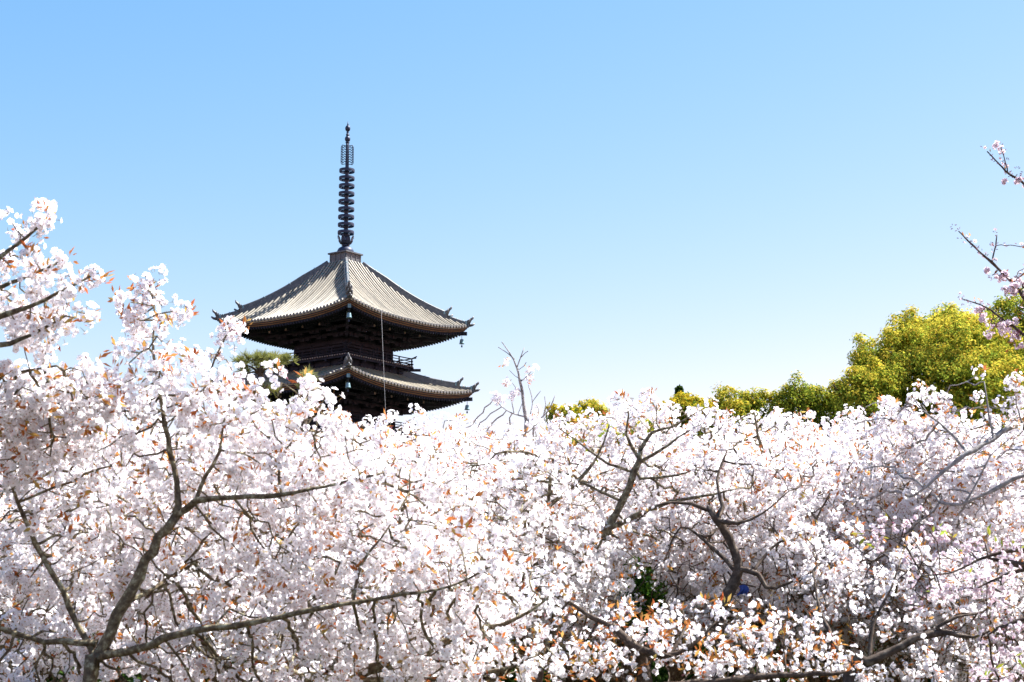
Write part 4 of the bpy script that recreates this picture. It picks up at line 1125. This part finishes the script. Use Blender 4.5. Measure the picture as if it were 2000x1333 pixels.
# ================================================================== evergreens beyond the grove
LQ = (np.array([(0, 0, 0), (0.5, 0.26, 0.05), (1, 0, -0.04), (0.5, -0.26, 0.05)]), np.array([(0, 1, 2, 3)]), np.array([0]))
def crown_tree(name, label, Y, lobes, mat, seed, dens=900, leaf=0.13, group=None, trunk_px=None, fill=0.12, upb=0.35, limb_r=0.16):
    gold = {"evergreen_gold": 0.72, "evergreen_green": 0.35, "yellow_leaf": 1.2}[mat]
    """lobes: (px, py, radius in metres, depth offset); leaves gather on each lobe's own shell of smaller tufts"""
    rng = np.random.default_rng(seed)
    P = [(np.array(at(px, py, Y + dy)), r) for px, py, r, dy in lobes]
    cx = at(trunk_px or lobes[0][0], 1000, Y)
    root = empty(name, (cx.x, Y, 0), 0, label, "tree", group)
    o = np.array((cx.x, Y, 0.0))
    pos, nrm = [], []
    tufts = []
    for c, r in P:
        n = int(26 * (r / 0.8) ** 2) + 6
        d = unit(rng.normal(size=(n, 3)) + np.array([0, 0, upb]))
        tufts.append((c + d * r * (0.55 + 0.55 * rng.random((n, 1))), d, np.full(n, r)))
    TC = np.vstack([t[0] for t in tufts]); TD = np.vstack([t[1] for t in tufts]); TR = np.concatenate([t[2] for t in tufts])
    per = max(20, int(dens * 0.06)); leaf *= 0.86
    k = np.repeat(np.arange(len(TC)), per)
    d = unit(rng.normal(size=(len(k), 3)) + TD[k] * 0.7)
    tr = (0.17 + 0.14 * TR) * (0.7 + 0.6 * rng.random(len(TC)))
    pos = TC[k] + d * (tr[k] * (0.45 + 0.6 * rng.random(len(k))))[:, None]
    nr = unit(d * 1.1 + TD[k] * 0.5 + rng.normal(size=d.shape) * 0.5 + np.array([0, 0, 0.25]))
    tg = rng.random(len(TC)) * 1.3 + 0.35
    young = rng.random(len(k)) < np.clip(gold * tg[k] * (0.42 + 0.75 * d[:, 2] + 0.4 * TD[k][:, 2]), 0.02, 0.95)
    # inner sparse leaves
    ni = int(len(k) * fill)
    w = np.array([r ** 3 for _, r in P]); w = w / w.sum()
    q = rng.choice(len(P), size=ni, p=w)
    C = np.array([c for c, _ in P]); RR = np.array([r for _, r in P])
    pin = C[q] + unit(rng.normal(size=(ni, 3))) * (RR[q] * rng.random(ni) ** 0.4)[:, None]
    pos = np.vstack([pos, pin]); nr = np.vstack([nr, unit(rng.normal(size=(ni, 3)))])
    V, Q, mi = stamp(LQ, pos - o, frames(nr, rng), leaf * (0.6 + 0.8 * rng.random(len(pos))))
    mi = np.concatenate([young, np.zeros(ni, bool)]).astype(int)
    tk = MB()
    zc_ = np.average(C[:, 2], weights=w); top = C[:, 2].max()
    mid = Vector((np.average(C[:, 0], weights=w) - o[0], np.average(C[:, 1], weights=w) - o[1], zc_))
    tk.tube([(0, 0, -0.1), (mid.x * 0.2, mid.y * .2, zc_ * 0.3), (mid.x * 0.6, mid.y * .6, zc_ * 0.65), mid], [limb_r * 2.0, limb_r * 1.5, limb_r * 1.2, limb_r * 0.8], 10)
    for (c, r) in P:
        e = Vector(c - o); s = Vector((mid.x * 0.5, mid.y * .5, max(zc_ * 0.55, e.z - 3.0)))
        m_ = s.lerp(e, 0.5) + Vector((rng.normal() * .2, rng.normal() * .2, -0.2))
        tk.tube([s, m_, e, e + Vector((rng.normal() * .2, rng.normal() * .2, r * 0.7))], [limb_r * 0.6, limb_r * 0.42, limb_r * 0.28, 0.02], 7)
    tk.build("trunk", M["bark_dark"], root)
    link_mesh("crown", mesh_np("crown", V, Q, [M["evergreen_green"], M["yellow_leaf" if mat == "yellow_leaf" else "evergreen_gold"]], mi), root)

    return root

EV = "evergreens beyond the cherry grove"
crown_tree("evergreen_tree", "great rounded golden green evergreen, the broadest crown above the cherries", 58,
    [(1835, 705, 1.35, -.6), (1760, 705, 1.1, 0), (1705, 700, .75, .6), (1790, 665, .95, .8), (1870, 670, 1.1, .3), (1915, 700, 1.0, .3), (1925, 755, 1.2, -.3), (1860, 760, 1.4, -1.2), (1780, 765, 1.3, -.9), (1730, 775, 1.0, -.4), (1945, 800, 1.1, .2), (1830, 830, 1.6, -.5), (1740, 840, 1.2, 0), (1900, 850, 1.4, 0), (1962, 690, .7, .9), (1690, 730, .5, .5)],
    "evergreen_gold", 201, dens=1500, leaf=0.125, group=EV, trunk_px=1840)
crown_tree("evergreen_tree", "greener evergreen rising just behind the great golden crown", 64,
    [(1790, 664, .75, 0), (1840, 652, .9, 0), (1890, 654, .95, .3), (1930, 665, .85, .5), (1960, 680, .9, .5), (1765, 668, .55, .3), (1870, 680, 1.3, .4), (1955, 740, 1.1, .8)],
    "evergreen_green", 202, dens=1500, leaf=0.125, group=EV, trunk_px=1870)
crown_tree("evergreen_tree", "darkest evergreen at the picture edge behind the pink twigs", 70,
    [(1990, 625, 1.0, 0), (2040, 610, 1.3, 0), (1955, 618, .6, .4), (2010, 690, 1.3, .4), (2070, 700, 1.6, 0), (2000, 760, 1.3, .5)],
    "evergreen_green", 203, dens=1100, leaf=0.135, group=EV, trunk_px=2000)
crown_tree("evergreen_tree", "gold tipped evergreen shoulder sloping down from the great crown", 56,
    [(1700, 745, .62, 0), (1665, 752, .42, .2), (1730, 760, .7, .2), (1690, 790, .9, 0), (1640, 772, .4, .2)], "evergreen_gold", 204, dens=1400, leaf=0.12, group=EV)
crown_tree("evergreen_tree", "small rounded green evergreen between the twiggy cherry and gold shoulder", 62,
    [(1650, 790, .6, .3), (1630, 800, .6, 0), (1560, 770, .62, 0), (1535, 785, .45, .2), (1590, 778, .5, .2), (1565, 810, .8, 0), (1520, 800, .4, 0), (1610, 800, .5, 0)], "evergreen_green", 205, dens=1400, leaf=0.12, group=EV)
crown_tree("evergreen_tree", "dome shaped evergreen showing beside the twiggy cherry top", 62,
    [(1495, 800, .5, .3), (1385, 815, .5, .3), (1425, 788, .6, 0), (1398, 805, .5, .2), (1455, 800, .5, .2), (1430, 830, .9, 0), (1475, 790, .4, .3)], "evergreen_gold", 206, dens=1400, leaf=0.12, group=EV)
crown_tree("evergreen_tree", "bright yellow bushy tree just below the dark conifer tip", 54,
    [(1340, 795, .42, 0), (1325, 810, .45, 0), (1365, 808, .4, .2), (1345, 830, .6, 0), (1308, 812, .22, 0)], "yellow_leaf", 207, dens=1200, leaf=0.14, group=EV)
crown_tree("evergreen_tree", "round yellow bush standing alone past the half bare cherry", 54,
    [(1105, 815, .34, 0), (1090, 808, .26, .1), (1122, 822, .34, .1), (1108, 840, .5, 0)], "yellow_leaf", 208, dens=1100, leaf=0.14, group=EV)
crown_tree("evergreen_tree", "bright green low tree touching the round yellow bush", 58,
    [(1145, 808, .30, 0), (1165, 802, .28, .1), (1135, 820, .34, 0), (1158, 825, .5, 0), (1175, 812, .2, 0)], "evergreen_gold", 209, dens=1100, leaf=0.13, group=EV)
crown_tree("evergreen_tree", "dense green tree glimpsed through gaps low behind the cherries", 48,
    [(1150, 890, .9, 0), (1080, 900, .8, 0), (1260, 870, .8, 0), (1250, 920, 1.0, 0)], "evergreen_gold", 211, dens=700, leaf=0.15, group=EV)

# dark conifer tip
rng = np.random.default_rng(301)
Yc = 75.0
ct = at(1326, 758, Yc)
root = empty("conifer_tree", (ct.x, Yc, 0), 0, "dark narrow conifer tip poking up behind the yellow bushy tree", "tree")
tk = MB(); tk.tube([(0, 0, -0.1), (0, 0, ct.z * .5), (0, 0, ct.z)], [0.25, 0.16, 0.02], 8); tk.build("trunk", M["bark_dark"], root)
n = 9000
h = rng.random(n) ** 1.0 * 5.0
a = rng.random(n) * 6.283
rad = (0.13 + 0.32 * h) * (0.75 + 0.25 * np.sin(h * 9 + a)) * rng.random(n) ** 0.4
pos = np.stack([rad * np.cos(a), rad * np.sin(a), ct.z - h], 1)
nr = unit(np.stack([np.cos(a), np.sin(a), np.full(n, 0.6)], 1) + rng.normal(size=(n, 3)) * 0.5)
V, Q, mi = stamp(LQ, pos, frames(nr, rng), 0.15 * (0.6 + 0.8 * rng.random(n)))
link_mesh("crown", mesh_np("crown", V, Q, [M["evergreen_dark"]], mi), root)

# pines beside the pagoda: needle tufts on flat pads
def pine(label, Y, trunk_pts, pads, seed, scale=1.0, mat="needle"):
    rng = np.random.default_rng(seed)
    base = at(trunk_pts[0][0], trunk_pts[0][1], Y)
    o = np.array((base.x, Y, 0.0))
    root = empty("pine_tree", tuple(o), 0, label, "tree", None)
    tk = MB()
    T = [Vector((0, 0, -0.1))] + [at(px, py, Y) - Vector(o) for px, py, r in trunk_pts]
    tk.tube(T, [trunk_pts[0][2] * 1.5] + [r for _, _, r in trunk_pts], 9)
    tuft, tdir = [], []
    for px, py, rx, rz, dy in pads:
        c = at(px, py, Y + dy) - Vector(o)
        near = min(T[1:], key=lambda q: (q - c).length + (0 if q.z < c.z else 1.5))
        tk.tube([near, near.lerp(c, 0.5) + Vector((0, 0, 0.05)), c + Vector((0, 0, -rz * 0.3))], [0.06, 0.04, 0.02], 6)
        n = int(25 * rx * rx / 0.5 * scale) + 7
        d = unit(rng.normal(size=(n, 3))) * (rng.random((n, 1)) ** 0.5)
        for e in d:
            q = np.array(c) + e * np.array((rx, rx, rz))
            tuft.append(q); tdir.append(e * np.array((1, 1, 0.4)) + np.array((0, 0, 0.7)))
            if rng.random() < 0.35: tk.tube([c + Vector((0, 0, -rz * .3)), c.lerp(Vector(q), .5), Vector(q)], [0.018, 0.014, 0.008], 4)
    tuft = np.array(tuft); tdir = unit(np.array(tdir))
    k = np.repeat(np.arange(len(tuft)), 26)
    ax = unit(tdir[k] * 0.7 + rng.normal(size=(len(k), 3)) * 0.5)
    F = frames(ax, rng); F = np.stack([F[:, :, 2], F[:, :, 0], F[:, :, 1]], axis=2)
    tp = (np.array([(0, 0.035, 0), (0, -0.035, 0), (1, -0.015, 0), (1, 0.015, 0)]), np.array([(0, 1, 2, 3)]), np.array([0]))
    V, Q, mi = stamp(tp, tuft[k], F, 0.26 * (0.7 + 0.5 * rng.random(len(k))))
    tk.build("trunk", M["bark_dark"], root)
    link_mesh("needles", mesh_np("needles", V, Q, [M[mat]], mi), root)
pine("spreading pine with sparse olive needles close beside the pagoda", 62,
     [(512, 1100, .2), (511, 800, .14), (509, 730, .10), (512, 705, .05)],
     [(512, 699, 0.53, 0.19, 0), (486, 703, 0.38, 0.17, -.2), (543, 701, 0.42, 0.17, .2), (472, 709, 0.27, 0.12, 0), (500, 716, 0.42, 0.17, .3), (533, 713, 0.38, 0.15, -.3), (562, 703, 0.26, 0.12, 0), (481, 729, 0.26, 0.15, .2), (529, 761, 0.34, 0.17, 0), (491, 771, 0.34, 0.17, .2), (510, 801, 0.68, 0.21, 0)], 401)
pine("pale yellow green pine tuft overlapping the pagoda's lower eave", 50,
     [(590, 1100, .16), (592, 850, .10), (600, 760, .06)], [(602, 742, .17, .2, 0), (597, 762, .22, .18, .1), (585, 795, .35, .22, 0)], 402, 1.6, "pale_needle")

# shrubs: one fresh green top between two cherries, and a dark row that closes the grove
def shrub(loc, top, rad, seed, mats, label, group=None, n=9000, leaf=0.06, tall=None):
    tall = tall or top * 0.44
    rng = np.random.default_rng(seed)
    root = empty("shrub", loc, 0, label, "shrub", group)
    tk = MB()
    for k in range(7):
        a = 6.283 * k / 7 + rng.random(); q_ = rad * (0.35 + 0.4 * rng.random())
        tk.tube([(0.06 * math.cos(a), 0.06 * math.sin(a), -0.05), (q_ * .4 * math.cos(a), q_ * .4 * math.sin(a), top * .45), (q_ * math.cos(a), q_ * math.sin(a), top * (.75 + .2 * rng.random()))], [0.09 * rad, 0.06 * rad, 0.02 * rad], 6)
    tk.build("stem", M["bark_dark"], root)
    t = rng.normal(size=(60, 3)); t = unit(t) * (0.45 + 0.5 * rng.random((60, 1)))
    T = np.stack([t[:, 0] * rad, t[:, 1] * rad, top - tall + t[:, 2] * tall], 1)
    k = rng.integers(0, 60, n)
    d = unit(rng.normal(size=(n, 3))) * (rng.random((n, 1)) ** 0.5) * rad * 0.34
    pos = T[k] + d
    V, Q, mi = stamp(LQ, pos, frames(unit(d + rng.normal(size=d.shape) * rad * 0.2 + np.array([0, 0, 0.05])), rng), leaf * (0.6 + 0.8 * rng.random(n)))
    link_mesh("foliage", mesh_np("foliage", V, Q, [M[mats]], mi), root)
    return root
c = at(1255, 1076, 13.0)
shrub((c.x, 13.0, 0), c.z, 0.17, 501, "shrub_green", "fresh green shrub top peeping out between two dark forked cherries", n=1500, leaf=0.05, tall=0.34)
HL = "dark green shrub in the row closing the grove, glimpsed under the blossoms"
h0 = shrub((-9.0, 26.0, 0), 2.5, 1.35, 502, "evergreen_dark", HL, "dark green shrubs behind the cherry grove", n=12000, leaf=0.11)
for i in range(1, 10):
    copy_tree(h0, (-9.0 + 2.05 * i, 26.0 + 0.5 * math.sin(i * 2.1), 0), i * 1.3, HL, 1.0 + 0.12 * math.sin(i * 3.3))
